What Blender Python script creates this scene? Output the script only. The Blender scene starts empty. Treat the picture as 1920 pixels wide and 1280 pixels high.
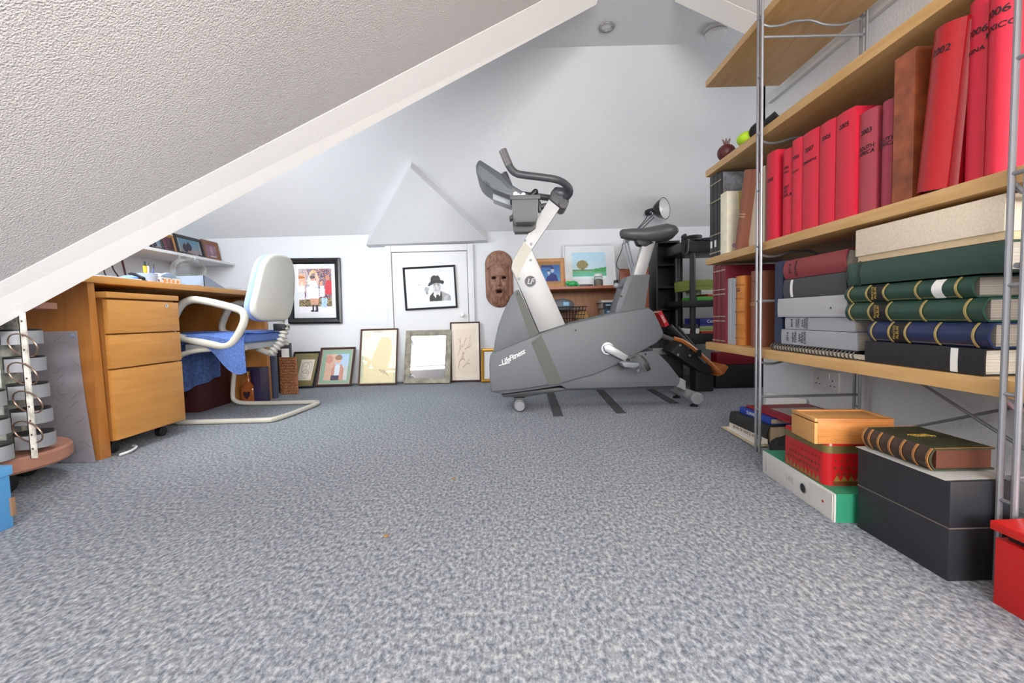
import bpy, bmesh, math, random
from mathutils import Vector, Matrix, Euler
random.seed(7)
PI = math.pi
SC = bpy.context.scene
COL = SC.collection

# ---------------------------------------------------------------- camera, world, lights, exposure
F = 820.0
PITCH, ROLL = math.atan(46 / 820.0), math.radians(1.43)
CAM = Vector((0, 0, .53))
FW = Vector((0, math.cos(PITCH), -math.sin(PITCH)))
UP0 = Vector((0, math.sin(PITCH), math.cos(PITCH)))
CX = Vector((1, 0, 0)) * math.cos(ROLL) - UP0 * math.sin(ROLL)
CY = Vector((1, 0, 0)) * math.sin(ROLL) + UP0 * math.cos(ROLL)
cd = bpy.data.cameras.new('camera')
cd.sensor_width = 36
cd.lens = 36 * F / 1920
cd.clip_start = .02
cam = bpy.data.objects.new('camera', cd)
cam.matrix_world = Matrix(((CX.x, CY.x, -FW.x, CAM.x), (CX.y, CY.y, -FW.y, CAM.y), (CX.z, CY.z, -FW.z, CAM.z), (0, 0, 0, 1)))
COL.objects.link(cam)
SC.camera = cam

world = bpy.data.worlds.new('sky')
SC.world = world
world.use_nodes = True
bg = world.node_tree.nodes['Background']
bg.inputs['Color'].default_value = (.80, .90, 1, 1)
bg.inputs['Strength'].default_value = 2.0

def area(name, loc, direction, sx, sy, power, color=(1, 1, 1)):
    l = bpy.data.lights.new(name, 'AREA')
    l.shape = 'RECTANGLE'; l.size = sx; l.size_y = sy; l.energy = power; l.color = color
    o = bpy.data.objects.new(name, l)
    o.location = loc
    o.rotation_euler = Vector(direction).to_track_quat('-Z', 'Y').to_euler()
    COL.objects.link(o)
    return o
# daylight coming in through the skylight over the desk, the rear window and the gable window; side and far lamps are added fill
area('skylight_daylight', (-1.60, 1.85, 1.40), (0, .882, -.47), .98, .94, 30, (.88, .95, 1))
area('rear_window_daylight', (.05, -2.70, 1.22), (0, 1, .05), 1.5, .92, 112, (1, .98, .96))
area('added_side_fill', (1.27, -1.20, 1.20), (-1, .42, .12), 1.3, .76, 92, (1, .965, .93))  # added fill lamp, put in to brighten the left slope
area('added_far_fill', (2.44, 2.85, 1.25), (-1, .1, .25), .8, .7, 5.5, (1, .98, .96))  # added fill lamp that lifts the dark far right corner
area('gable_window_daylight', (-2.58, 1.62, 1.22), (1, .22, .05), .62, .62, 14, (.88, .95, 1))

SC.view_settings.view_transform = 'Standard'
SC.view_settings.look = 'None'
SC.view_settings.exposure = 0.15
SC.view_settings.gamma = 1.0
SC.view_settings.use_curve_mapping = False

def at(px, py, X=None, Y=None, Z=None):
    """the point of the room seen at a photograph pixel, on one real plane X, Y or Z"""
    r = CX * ((px - 960) / F) + CY * ((640 - py) / F) + FW
    if X is not None: t = (X - CAM.x) / r.x
    elif Y is not None: t = (Y - CAM.y) / r.y
    else: t = (Z - CAM.z) / r.z
    return CAM + r * t

# ---------------------------------------------------------------- materials
def lin(h):
    if isinstance(h, str):
        h = h.lstrip('#'); h = tuple(int(h[i:i + 2], 16) for i in (0, 2, 4))
    c = [x / 255.0 for x in h]
    return tuple(x / 12.92 if x <= .04045 else ((x + .055) / 1.055) ** 2.4 for x in c)
MATS = {}
def newmat(name):
    m = bpy.data.materials.new(name); m.use_nodes = True
    return m, m.node_tree, m.node_tree.nodes['Principled BSDF']
def mat(name, col, rough=.5, metal=0., var=None, bump=None, spec=None, emit=None):
    """var=(scale, amount 0..1), bump=(scale, distance)"""
    if name in MATS: return MATS[name]
    m, nt, b = newmat(name)
    c = lin(col)
    b.inputs['Base Color'].default_value = (*c, 1)
    b.inputs['Roughness'].default_value = rough
    b.inputs['Metallic'].default_value = metal
    if spec is not None: b.inputs['Specular IOR Level'].default_value = spec
    if emit: b.inputs['Emission Color'].default_value = (*c, 1); b.inputs['Emission Strength'].default_value = emit
    if var or bump: tc = nt.nodes.new('ShaderNodeTexCoord')
    if var:
        n = nt.nodes.new('ShaderNodeTexNoise'); n.inputs['Scale'].default_value = var[0]; n.inputs['Detail'].default_value = 5
        r = nt.nodes.new('ShaderNodeValToRGB')
        a = var[1]
        r.color_ramp.elements[0].position = .32; r.color_ramp.elements[1].position = .68
        r.color_ramp.elements[0].color = (*[x * (1 - a) for x in c], 1)
        r.color_ramp.elements[1].color = (*[min(1, x * (1 + a)) for x in c], 1)
        nt.links.new(tc.outputs['Object'], n.inputs['Vector']); nt.links.new(n.outputs['Fac'], r.inputs['Fac'])
        nt.links.new(r.outputs['Color'], b.inputs['Base Color'])
    if bump:
        n = nt.nodes.new('ShaderNodeTexNoise'); n.inputs['Scale'].default_value = bump[0]; n.inputs['Detail'].default_value = 3
        p = nt.nodes.new('ShaderNodeBump'); p.inputs['Distance'].default_value = bump[1]; p.inputs['Strength'].default_value = 1
        nt.links.new(tc.outputs['Object'], n.inputs['Vector']); nt.links.new(n.outputs['Fac'], p.inputs['Height'])
        nt.links.new(p.outputs['Normal'], b.inputs['Normal'])
    MATS[name] = m
    return m
def wood(name, c1, c2, scale=(2, 30, 30), rough=.42, k=3.0):
    if name in MATS: return MATS[name]
    m, nt, b = newmat(name)
    tc = nt.nodes.new('ShaderNodeTexCoord'); mp = nt.nodes.new('ShaderNodeMapping')
    mp.inputs['Scale'].default_value = scale
    n = nt.nodes.new('ShaderNodeTexNoise'); n.inputs['Scale'].default_value = k; n.inputs['Detail'].default_value = 6; n.inputs['Distortion'].default_value = .6
    r = nt.nodes.new('ShaderNodeValToRGB')
    r.color_ramp.elements[0].position = .3; r.color_ramp.elements[1].position = .7
    r.color_ramp.elements[0].color = (*lin(c1), 1); r.color_ramp.elements[1].color = (*lin(c2), 1)
    nt.links.new(tc.outputs['Object'], mp.inputs['Vector']); nt.links.new(mp.outputs['Vector'], n.inputs['Vector'])
    nt.links.new(n.outputs['Fac'], r.inputs['Fac']); nt.links.new(r.outputs['Color'], b.inputs['Base Color'])
    b.inputs['Roughness'].default_value = rough
    MATS[name] = m
    return m
def glassmat(name, tint=(1, 1, 1), ior=1.45, rough=0.02, k=1.):
    if name in MATS: return MATS[name]
    m = bpy.data.materials.new(name); m.use_nodes = True
    nt = m.node_tree; nt.nodes.clear()
    o = nt.nodes.new('ShaderNodeOutputMaterial'); mx = nt.nodes.new('ShaderNodeMixShader')
    t = nt.nodes.new('ShaderNodeBsdfTransparent'); g = nt.nodes.new('ShaderNodeBsdfGlossy'); f = nt.nodes.new('ShaderNodeFresnel')
    t.inputs['Color'].default_value = (*tint, 1); g.inputs['Roughness'].default_value = rough; f.inputs['IOR'].default_value = ior
    mu = nt.nodes.new('ShaderNodeMath'); mu.operation = 'MULTIPLY'; mu.inputs[1].default_value = k
    nt.links.new(f.outputs[0], mu.inputs[0]); nt.links.new(mu.outputs[0], mx.inputs[0]); nt.links.new(t.outputs[0], mx.inputs[1]); nt.links.new(g.outputs[0], mx.inputs[2])
    nt.links.new(mx.outputs[0], o.inputs['Surface'])
    MATS[name] = m
    return m
def printmat():
    if 'print' in MATS: return MATS['print']
    m, nt, b = newmat('print')
    a = nt.nodes.new('ShaderNodeAttribute'); a.attribute_name = 'ink'
    nt.links.new(a.outputs['Color'], b.inputs['Base Color'])
    b.inputs['Roughness'].default_value = .5
    MATS['print'] = m
    return m
def carpetmat():
    m, nt, b = newmat('carpet')
    tc = nt.nodes.new('ShaderNodeTexCoord')
    mp = nt.nodes.new('ShaderNodeMapping'); mp.inputs['Scale'].default_value = (1, .62, 1)
    nt.links.new(tc.outputs['Object'], mp.inputs['Vector'])
    n1 = nt.nodes.new('ShaderNodeTexNoise'); n1.inputs['Scale'].default_value = 122; n1.inputs['Detail'].default_value = 3; n1.inputs['Roughness'].default_value = .65
    n2 = nt.nodes.new('ShaderNodeTexNoise'); n2.inputs['Scale'].default_value = 3.2; n2.inputs['Detail'].default_value = 3
    n3 = nt.nodes.new('ShaderNodeTexNoise'); n3.inputs['Scale'].default_value = 52; n3.inputs['Detail'].default_value = 2
    for n in (n1, n2, n3): nt.links.new(mp.outputs['Vector'], n.inputs['Vector'])
    r = nt.nodes.new('ShaderNodeValToRGB'); e = r.color_ramp.elements
    e[0].position = .33; e[0].color = (*lin('#50555c'), 1); e[1].position = .66; e[1].color = (*lin('#bfc1c2'), 1)
    q = r.color_ramp.elements.new(.5); q.color = (*lin('#8b9197'), 1)
    nt.links.new(n1.outputs['Fac'], r.inputs['Fac'])
    r3 = nt.nodes.new('ShaderNodeValToRGB'); e = r3.color_ramp.elements
    e[0].position = .4; e[0].color = (*lin('#818b97'), 1); e[1].position = .6; e[1].color = (*lin('#a6a3a4'), 1)
    nt.links.new(n3.outputs['Fac'], r3.inputs['Fac'])
    mx = nt.nodes.new('ShaderNodeMix'); mx.data_type = 'RGBA'; mx.inputs[0].default_value = .24
    nt.links.new(r.outputs['Color'], mx.inputs[6]); nt.links.new(r3.outputs['Color'], mx.inputs[7])
    r2 = nt.nodes.new('ShaderNodeValToRGB'); e = r2.color_ramp.elements
    e[0].position = .3; e[0].color = (.9, .92, .95, 1); e[1].position = .7; e[1].color = (1, 1, 1, 1)
    nt.links.new(n2.outputs['Fac'], r2.inputs['Fac'])
    m2 = nt.nodes.new('ShaderNodeMix'); m2.data_type = 'RGBA'; m2.blend_type = 'MULTIPLY'; m2.inputs[0].default_value = 1
    nt.links.new(mx.outputs[2], m2.inputs[6]); nt.links.new(r2.outputs['Color'], m2.inputs[7])
    nt.links.new(m2.outputs[2], b.inputs['Base Color'])
    b.inputs['Roughness'].default_value = .95; b.inputs['Specular IOR Level'].default_value = .1
    p = nt.nodes.new('ShaderNodeBump'); p.inputs['Distance'].default_value = .002
    nt.links.new(n1.outputs['Fac'], p.inputs['Height']); nt.links.new(p.outputs['Normal'], b.inputs['Normal'])
    return m
def dotmat(name, base, dot, scale, thr=.28, rough=.4):
    if name in MATS: return MATS[name]
    m, nt, b = newmat(name)
    tc = nt.nodes.new('ShaderNodeTexCoord')
    v = nt.nodes.new('ShaderNodeTexVoronoi'); v.inputs['Scale'].default_value = scale
    r = nt.nodes.new('ShaderNodeValToRGB'); r.color_ramp.interpolation = 'CONSTANT'
    r.color_ramp.elements[0].color = (*lin(dot), 1); r.color_ramp.elements[1].color = (*lin(base), 1); r.color_ramp.elements[1].position = thr
    nt.links.new(tc.outputs['Object'], v.inputs['Vector']); nt.links.new(v.outputs['Distance'], r.inputs['Fac'])
    nt.links.new(r.outputs['Color'], b.inputs['Base Color']); b.inputs['Roughness'].default_value = rough
    MATS[name] = m
    return m

# ---------------------------------------------------------------- geometry helpers
class G:
    def __init__(s): s.b = bmesh.new()
    def _bev(s, geom_verts, bev, seg=2):
        if bev > 0:
            ed = {e for v in geom_verts for e in v.link_edges}
            bmesh.ops.bevel(s.b, geom=list(ed), offset=bev, segments=seg, affect='EDGES', profile=.6, clamp_overlap=True)
    def box(s, x0, x1, y0, y1, z0, z1, bev=0., M=None, seg=2):
        x0, x1 = min(x0, x1), max(x0, x1); y0, y1 = min(y0, y1), max(y0, y1); z0, z1 = min(z0, z1), max(z0, z1)
        mt = Matrix.Translation(((x0 + x1) / 2, (y0 + y1) / 2, (z0 + z1) / 2)) @ Matrix.Diagonal((x1 - x0, y1 - y0, z1 - z0, 1))
        if M is not None: mt = M @ mt
        vs = bmesh.ops.create_cube(s.b, size=1, matrix=mt)['verts']
        s._bev(vs, bev, seg)
        return s
    def cyl(s, p0, p1, r, r2=None, n=16):
        p0, p1 = Vector(p0), Vector(p1); d = p1 - p0
        M = Matrix.Translation((p0 + p1) / 2) @ d.to_track_quat('Z', 'Y').to_matrix().to_4x4()
        bmesh.ops.create_cone(s.b, cap_ends=True, segments=n, radius1=r, radius2=r if r2 is None else r2, depth=d.length, matrix=M)
        return s
    def tube(s, pts, r, n=10, closed=False, smooth=0):
        pts = [Vector(p) for p in pts]
        for _ in range(smooth):
            q = []
            m = len(pts)
            if not closed: q.append(pts[0])
            for i in range(m if closed else m - 1):
                a, b = pts[i], pts[(i + 1) % m]
                q += [a.lerp(b, .25), a.lerp(b, .75)]
            if not closed: q.append(pts[-1])
            pts = q
        rr = r if isinstance(r, (list, tuple)) else [r] * len(pts)
        if len(rr) != len(pts):
            rr = [rr[min(len(rr) - 1, int(i * len(rr) / len(pts)))] for i in range(len(pts))]
        rings = []; prev = None
        m = len(pts)
        for i, p in enumerate(pts):
            if closed: t = pts[(i + 1) % m] - pts[i - 1]
            else: t = pts[min(i + 1, m - 1)] - pts[max(i - 1, 0)]
            t.normalize()
            if prev is None:
                a = t.orthogonal().normalized()
            else:
                a = (prev - t * prev.dot(t)).normalized()
            prev = a; bn = t.cross(a)
            rings.append([s.b.verts.new(p + (a * math.cos(2 * PI * k / n) + bn * math.sin(2 * PI * k / n)) * rr[i]) for k in range(n)])
        for i in range(m if closed else m - 1):
            A, B = rings[i], rings[(i + 1) % m]
            for k in range(n): s.b.faces.new((A[k], A[(k + 1) % n], B[(k + 1) % n], B[k]))
        if not closed:
            s.b.faces.new(rings[0][::-1]); s.b.faces.new(rings[-1])
        return s
    def lathe(s, prof, c=(0, 0, 0), M=None, n=24, a0=0., a1=2 * PI):
        """profile of (r, z); spun about z"""
        full = abs(a1 - a0 - 2 * PI) < 1e-4
        cols = n if full else n + 1
        rings = []
        for r, z in prof:
            ring = []
            for k in range(cols):
                a = a0 + (a1 - a0) * k / n
                p = Vector((r * math.cos(a), r * math.sin(a), z))
                p = (M @ p) if M is not None else p + Vector(c)
                ring.append(s.b.verts.new(p))
            rings.append(ring)
        for i in range(len(rings) - 1):
            for k in range(n):
                q = (rings[i][k], rings[i][(k + 1) % cols], rings[i + 1][(k + 1) % cols], rings[i + 1][k])
                s.b.faces.new(q)
        bmesh.ops.remove_doubles(s.b, verts=[v for r in rings for v in r], dist=1e-6)
        return s
    def prism(s, poly, off, bev=0., seg=2):
        off = Vector(off)
        a = [s.b.verts.new(Vector(p)) for p in poly]; b_ = [s.b.verts.new(Vector(p) + off) for p in poly]
        n = len(a)
        s.b.faces.new(a); s.b.faces.new(b_[::-1])
        for i in range(n): s.b.faces.new((a[i], b_[i], b_[(i + 1) % n], a[(i + 1) % n]))
        bmesh.ops.recalc_face_normals(s.b, faces=s.b.faces[:])
        if bev: s._bev(a + b_, bev, seg)
        return s
    def face(s, pts):
        s.b.faces.new([s.b.verts.new(Vector(p)) for p in pts]); return s
    def ball(s, c, r, sc=(1, 1, 1), u=16, v=10, M=None):
        mt = Matrix.Translation(c) @ (M or Matrix()) @ Matrix.Diagonal((sc[0], sc[1], sc[2], 1))
        bmesh.ops.create_uvsphere(s.b, u_segments=u, v_segments=v, radius=r, matrix=mt); return s
    def sheet(s, fn, nu, nv, thick=None):
        """fn(u, v) -> point, grid of nu x nv cells"""
        V = [[s.b.verts.new(Vector(fn(i / nu, j / nv))) for j in range(nv + 1)] for i in range(nu + 1)]
        fs = [s.b.faces.new((V[i][j], V[i + 1][j], V[i + 1][j + 1], V[i][j + 1])) for i in range(nu) for j in range(nv)]
        if thick: bmesh.ops.solidify(s.b, geom=fs, thickness=thick)
        return s
    def loft(s, rings, caps=True):
        R = [[s.b.verts.new(Vector(p)) for p in r] for r in rings]; n = len(R[0])
        for i in range(len(R) - 1):
            for k in range(n): s.b.faces.new((R[i][k], R[i][(k + 1) % n], R[i + 1][(k + 1) % n], R[i + 1][k]))
        if caps: s.b.faces.new(R[0][::-1]); s.b.faces.new(R[-1])
        bmesh.ops.recalc_face_normals(s.b, faces=s.b.faces[:])
        return s
    def mesh(s, name, smooth=35):
        me = bpy.data.meshes.new(name)
        bmesh.ops.recalc_face_normals(s.b, faces=s.b.faces[:])
        s.b.to_mesh(me); s.b.free()
        if smooth:
            me.polygons.foreach_set('use_smooth', [True] * len(me.polygons))
            me.set_sharp_from_angle(angle=math.radians(smooth))
        return me

WM = {}
def wmat(o): return WM.get(o.name, Matrix())
def props(o, label=None, cat=None, group=None, kind=None):
    if label: o['label'] = label
    if cat: o['category'] = cat
    if group: o['group'] = group
    if kind: o['kind'] = kind
    return o
def thing(name, label, cat, loc=(0, 0, 0), rot=(0, 0, 0), group=None):
    o = bpy.data.objects.new(name, None); COL.objects.link(o)
    o.empty_display_size = .05
    if isinstance(rot, Matrix): rot = rot.to_euler()
    o.location = loc; o.rotation_euler = rot
    WM[o.name] = Matrix.Translation(loc) @ Euler(rot).to_matrix().to_4x4()
    return props(o, label, cat, group)
def part(name, g, m, parent=None, local=False, label=None, kind=None, smooth=35):
    me = g.mesh(name, smooth) if isinstance(g, G) else g
    if parent is not None and not local: me.transform(wmat(parent).inverted())
    if m is not None and not len(me.materials): me.materials.append(m)
    o = bpy.data.objects.new(name, me); COL.objects.link(o)
    o.parent = parent
    if parent is not None: WM[o.name] = wmat(parent)
    return props(o, label, None, None, kind)
def solo(name, label, cat, g, m, group=None, loc=None):
    """a thing that is one mesh; its origin goes to the base"""
    me = g.mesh(name) if isinstance(g, G) else g
    c = Vector([sum(v.co[i] for v in me.vertices) / len(me.vertices) for i in range(3)])
    c.z = min(v.co.z for v in me.vertices)
    me.transform(Matrix.Translation(-c)); me.materials.append(m)
    o = bpy.data.objects.new(name, me); COL.objects.link(o); o.location = c
    WM[o.name] = Matrix.Translation(c)
    return props(o, label, cat, group)
def struct(name, g, m, parent=None, smooth=35):
    o = part(name, g, m, parent, smooth=smooth); o['kind'] = 'structure'; return o

def textmesh(body, size, M=None, fn=None, shear=0., bold=0., spacing=1., align='CENTER', line=.9):
    cu = bpy.data.curves.new('lettering', 'FONT'); cu.body = body; cu.size = size; cu.align_x = align; cu.align_y = 'CENTER'
    cu.shear = shear; cu.offset = bold; cu.space_character = spacing; cu.space_line = line; cu.resolution_u = 3
    o = bpy.data.objects.new('lettering', cu); COL.objects.link(o)
    dg = bpy.context.evaluated_depsgraph_get()
    me = bpy.data.meshes.new_from_object(o.evaluated_get(dg))
    bpy.data.objects.remove(o); bpy.data.curves.remove(cu)
    me.materials.clear()
    if fn:
        for v in me.vertices: v.co = fn(v.co.x, v.co.y)
    if M is not None: me.transform(M)
    me.name = 'lettering'
    return me

def raster(name, w, h, nx, ny, fn, parent, y=0., x0=0., z0=0., label=None):
    """flat print: a grid of small printed cells in the local xz plane, facing -y; fn(u, v) -> sRGB"""
    vs, fs, cols = [], [], []
    for j in range(ny + 1):
        for i in range(nx + 1): vs.append((x0 + w * i / nx, y, z0 + h * j / ny))
    for j in range(ny):
        for i in range(nx):
            a = j * (nx + 1) + i
            fs.append((a, a + 1, a + nx + 2, a + nx + 1))
            c = lin(fn((i + .5) / nx, (j + .5) / ny)); cols.append(c)
    me = bpy.data.meshes.new(name); me.from_pydata(vs, [], fs)
    at_ = me.color_attributes.new('ink', 'FLOAT_COLOR', 'CORNER')
    buf = []
    for c in cols: buf += [*c, 1.0] * 4
    at_.data.foreach_set('color', buf)
    me.materials.append(printmat())
    return part(name, me, None, parent, local=True, label=label)
def mixc(a, b, t):
    t = max(0, min(1, t)); return tuple(a[i] + (b[i] - a[i]) * t for i in range(3))
def jit(c, a): 
    k = random.uniform(-a, a); return tuple(max(0, min(255, x + k)) for x in c)
def inell(u, v, cx, cy, rx, ry): return ((u - cx) / rx) ** 2 + ((v - cy) / ry) ** 2 < 1
def inpoly(u, v, P):
    ins = False; j = len(P) - 1
    for i in range(len(P)):
        (xi, yi), (xj, yj) = P[i], P[j]
        if (yi > v) != (yj > v) and u < (xj - xi) * (v - yi) / (yj - yi) + xi: ins = not ins
        j = i
    return ins

# ---------------------------------------------------------------- common materials
white = mat('white_paint', '#dcddde', .6)
wallm = mat('wall_plaster', '#dfe1e4', .75, bump=(90, .0015))
artex = mat('textured_plaster', '#ded8d4', .85, bump=(230, .006))
artexf = mat('stippled_plaster', '#dcdddf', .8, bump=(190, .0022))
beamm = mat('beam_plaster', '#faf6f2', .6, bump=(60, .001))
black = mat('black_plastic', '#151617', .45)
steel = mat('brushed_steel', '#b9bbbe', .32, .9)
chrome = mat('chrome', '#d0d2d4', .15, 1)
paper = mat('paper', '#efeeea', .7)
pagem = wood('album_pages', '#9c9488', '#cfc8bb', (1.5, 90, 1.5), .8, 3)
greyl = mat('grey_tube', '#9c9ea3', .35, .55)
oak = wood('oak_veneer', '#c79a5c', '#d8b078', (12, 1.2, 12), .4, 4)
beech = wood('beech_veneer', '#b67d3a', '#c48b48', (14, 1.5, 14), .4, 3)
beechz = wood('beech_veneer_upright', '#a66a30', '#b4783c', (14, 14, 1.5), .4, 3)
ink = mat('black_ink', '#1c1518', .6)
gold = mat('gold_leaf', '#c9a94e', .35, .6)
glass = glassmat('picture_glass')
clear = glassmat('clear_glass', (.98, .99, .985), 1.35, .02, .45)

# ---------------------------------------------------------------- the room
RY = -2.8
CEIL, RIDR = 2.15, at(1268, 0, Z=2.15).x
A = at(1115, -5, Z=2.15); Bv = at(0, 586, Y=1.36)
kz = -Bv.z / (A.z - Bv.z)                      # where the valley line meets the floor
Cv = Bv + (A - Bv) * kz
struct('floor', G().face([(-2.7, RY, 0), (2.6, RY, 0), (2.6, 3.75, 0), (-2.7, 3.75, 0)]), carpetmat())
KH = 1.245
struct('wall_back', G().box(-2.72, 2.6, 3.70, 3.76, 0, KH + .05), wallm)
g = G()
for y0_, y1_, z0_, z1_ in ((1.0, 1.28, 0, 2.3), (1.96, 3.7, 0, 2.3), (1.28, 1.96, 0, .88), (1.28, 1.96, 1.56, 2.3)): g.box(-2.72, -2.62, y0_, y1_, z0_, z1_)
struct('wall_left', g, wallm)
n_back = Vector((0, -(CEIL - KH), -(.96))).normalized()
g = G()
def slopepatch(x, y): return (x, y, KH + (3.70 - y) * (CEIL - KH) / .96)
g.sheet(lambda u, v: (-2.7 + 5.3 * u, 3.70 - .96 * v, KH + (CEIL - KH) * v - .014 * math.sin(PI * v) * (1 if v < .33 else .8)), 24, 12)
struct('ceiling_back', g, artexf)
g = G()
RIDX = A.x
g.face([(-2.7, 2.74, CEIL), (2.6, 2.74, CEIL), (2.6, A.y, CEIL), (-2.7, A.y, CEIL)])
g.face([(RIDX, A.y, CEIL), (RIDR, A.y, CEIL), (RIDR, RY, CEIL), (RIDX, RY, CEIL)])
struct('ceiling', g, artexf)
# left slope of the near wing, with a skylight opening in it
SL = (A.z - Bv.z) / (A.x - Bv.x)
def zs(x): return A.z - SL * (A.x - x)
def lp(x, y): return Vector((x, y, zs(x)))
g = G()
g.face([A, Cv, lp(Cv.x, RY), lp(A.x, RY)])
struct('ceiling_left', g, artex)
# slope over the desk that falls towards the camera side, with its skylight
DY = (A.z - Cv.z) / (A.y - Cv.y)
def zn(y): return A.z - DY * (A.y - y)
def np_(x, y): return Vector((x, y, zn(y)))
def vx(y): return A.x + (Bv.x - A.x) * (A.y - y) / (A.y - Bv.y)
sx0, sx1, sy0, sy1 = -2.10, -1.10, 1.62, 2.06
g = G()
g.face([np_(-2.7, sy1), np_(sx0, sy1), np_(sx1, sy1), np_(vx(sy1), sy1), A, np_(-2.7, A.y)])
g.face([np_(-2.7, sy0), np_(sx0, sy0), np_(sx0, sy1), np_(-2.7, sy1)])
g.face([np_(sx1, sy0), np_(vx(sy0), sy0), np_(vx(sy1), sy1), np_(sx1, sy1)])
g.face([np_(-2.7, Cv.y), Cv, np_(vx(sy0), sy0), np_(sx1, sy0), np_(sx0, sy0), np_(-2.7, sy0)])
struct('ceiling_front', g, artexf)
def framed(name, P, n, w=.05, d=.05):
    """window frame bars around the quad P plus a glazed pane"""
    g = G()
    c = sum(P, Vector()) / 4
    for i in range(4):
        a, b = P[i], P[(i + 1) % 4]
        ai, bi = a + (c - a).normalized() * w * 1.4, b + (c - b).normalized() * w * 1.4
        g.prism([a, b, bi, ai], n * d)
    o = struct(name, g, white)
    p = part('pane', G().face([q + n * d * .5 for q in P]), glass, o, local=True)
    return o
nf = Vector((0, DY, -1)).normalized(); nl = Vector((SL, 0, -1)).normalized()
framed('window_1', [np_(sx0, sy0), np_(sx1, sy0), np_(sx1, sy1), np_(sx0, sy1)], nf * .3)
framed('window_4', [Vector((-2.67, 1.28, .88)), Vector((-2.67, 1.96, .88)), Vector((-2.67, 1.96, 1.56)), Vector((-2.67, 1.28, 1.56))], Vector((.5, 0, 0)), .04, .05)
# right wall, right slope
RW, RWT = 1.32, 1.78
Dv = at(1268, 0, Z=CEIL); RIDR_ = Dv.x
Fv = Vector((RW, Dv.y - .20, RWT))
WY = 2.29
g = G()
for P in ([(RY, 0), (-1.9, 0), (-1.9, RWT), (RY, RWT)], [(-1.9, 0), (-.5, 0), (-.5, .78), (-1.9, .78)], [(-1.9, 1.62), (-.5, 1.62), (-.5, RWT), (-1.9, RWT)], [(-.5, 0), (WY, 0), (WY, CEIL), (Dv.y, CEIL), (Fv.y, Fv.z), (-.5, RWT)]):
    g.prism([(RW, y, z) for y, z in P], (.1, 0, 0))
struct('wall_right', g, wallm)
framed('added_window_2', [Vector((RW, -1.9, .78)), Vector((RW, -.5, .78)), Vector((RW, -.5, 1.62)), Vector((RW, -1.9, 1.62))], Vector((.5, 0, 0)), .05, .06)  # unseen window, added to go with the side fill lamp
RSL = (CEIL - RWT) / (RW - Dv.x)
g = G(); g.face([Dv, (Dv.x, RY, CEIL), (RW, RY, RWT), Fv])
struct('ceiling_right', g, beamm)
g = G(); g.face([Dv, Fv, (RW, Dv.y, CEIL)])
struct('ceiling_front_right', g, artexf)
struct('wall_return', G().box(RW + .1, 2.6, 2.19, 2.29, 0, CEIL), wallm)
g = G()
for y0_, y1_, z0_, z1_ in ((2.235, 2.45, 0, 2.3), (3.25, 3.7, 0, 2.3), (2.45, 3.25, 0, .9), (2.45, 3.25, 1.6, 2.3)): g.box(2.5, 2.6, y0_, y1_, z0_, z1_)
struct('wall_far_right', g, wallm)
framed('added_window_5', [Vector((2.52, 2.45, .9)), Vector((2.52, 3.25, .9)), Vector((2.52, 3.25, 1.6)), Vector((2.52, 2.45, 1.6))], Vector((.5, 0, 0)), .04, .05)  # unseen window, added to go with the far corner fill lamp
struct('trim_3', G().box(RW - .022, RW, RY, 2.235, 1.555, 1.60, .004), white)
struct('baseboard_right', G().box(RW - .014, RW, RY, 2.245, 0, .075, .003), white)
# rear wall with dormer window
g = G()
g.prism([(-2.5, RY, 0), (2.0, RY, 0), (2.0, RY, .72), (-2.3, RY, .72)], (0, -.1, 0))
g.prism([(-2.3, RY, 1.72), (2.0, RY, 1.72), (2.0, RY, 2.2), (-2.3, RY, 2.2)], (0, -.1, 0))
g.prism([(-2.3, RY, .72), (-.75, RY, .72), (-.75, RY, 1.72), (-2.3, RY, 1.72)], (0, -.1, 0))
g.prism([(.85, RY, .72), (2.0, RY, .72), (2.0, RY, 1.72), (.85, RY, 1.72)], (0, -.1, 0))
struct('wall_rear', g, wallm)
framed('window_3', [Vector((-.75, RY, .72)), Vector((.85, RY, .72)), Vector((.85, RY, 1.72)), Vector((-.75, RY, 1.72))], Vector((0, .5, 0)), .06, .06)
struct('wall_left_low', G().box(-2.35, -2.2, RY, 1.1, 0, .3), wallm)

# boxed valley beams
def beam(name, a, b, up, drop, w0, w1, t):
    """band lying under the slope along line a-b; 'up' points up the slope away from the edge"""
    d = (b - a).normalized()
    g = G()
    rings = []
    for p, w in ((a, w0), (b, w1)):
        rings.append([p + drop * .2, p - drop * t, p + up * w - drop * .12, p + up * w + drop * .2])
    g.loft(rings)
    return struct(name, g, beamm)
dirv = (Cv - A).normalized()
upl = nl.cross(dirv).normalized()
if upl.y > 0: upl = -upl
beam('trim_1', A + dirv * .02, Cv, upl, -nl * .012, .17, .115, 3.0)
nr = Vector((-RSL, 0, -1)).normalized()
dr = (Fv - Dv).normalized(); upr = nr.cross(dr).normalized()
if upr.y > 0: upr = -upr
beam('trim_2', Dv, Fv, upr, -nr * .012, .11, .11, .9)

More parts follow.
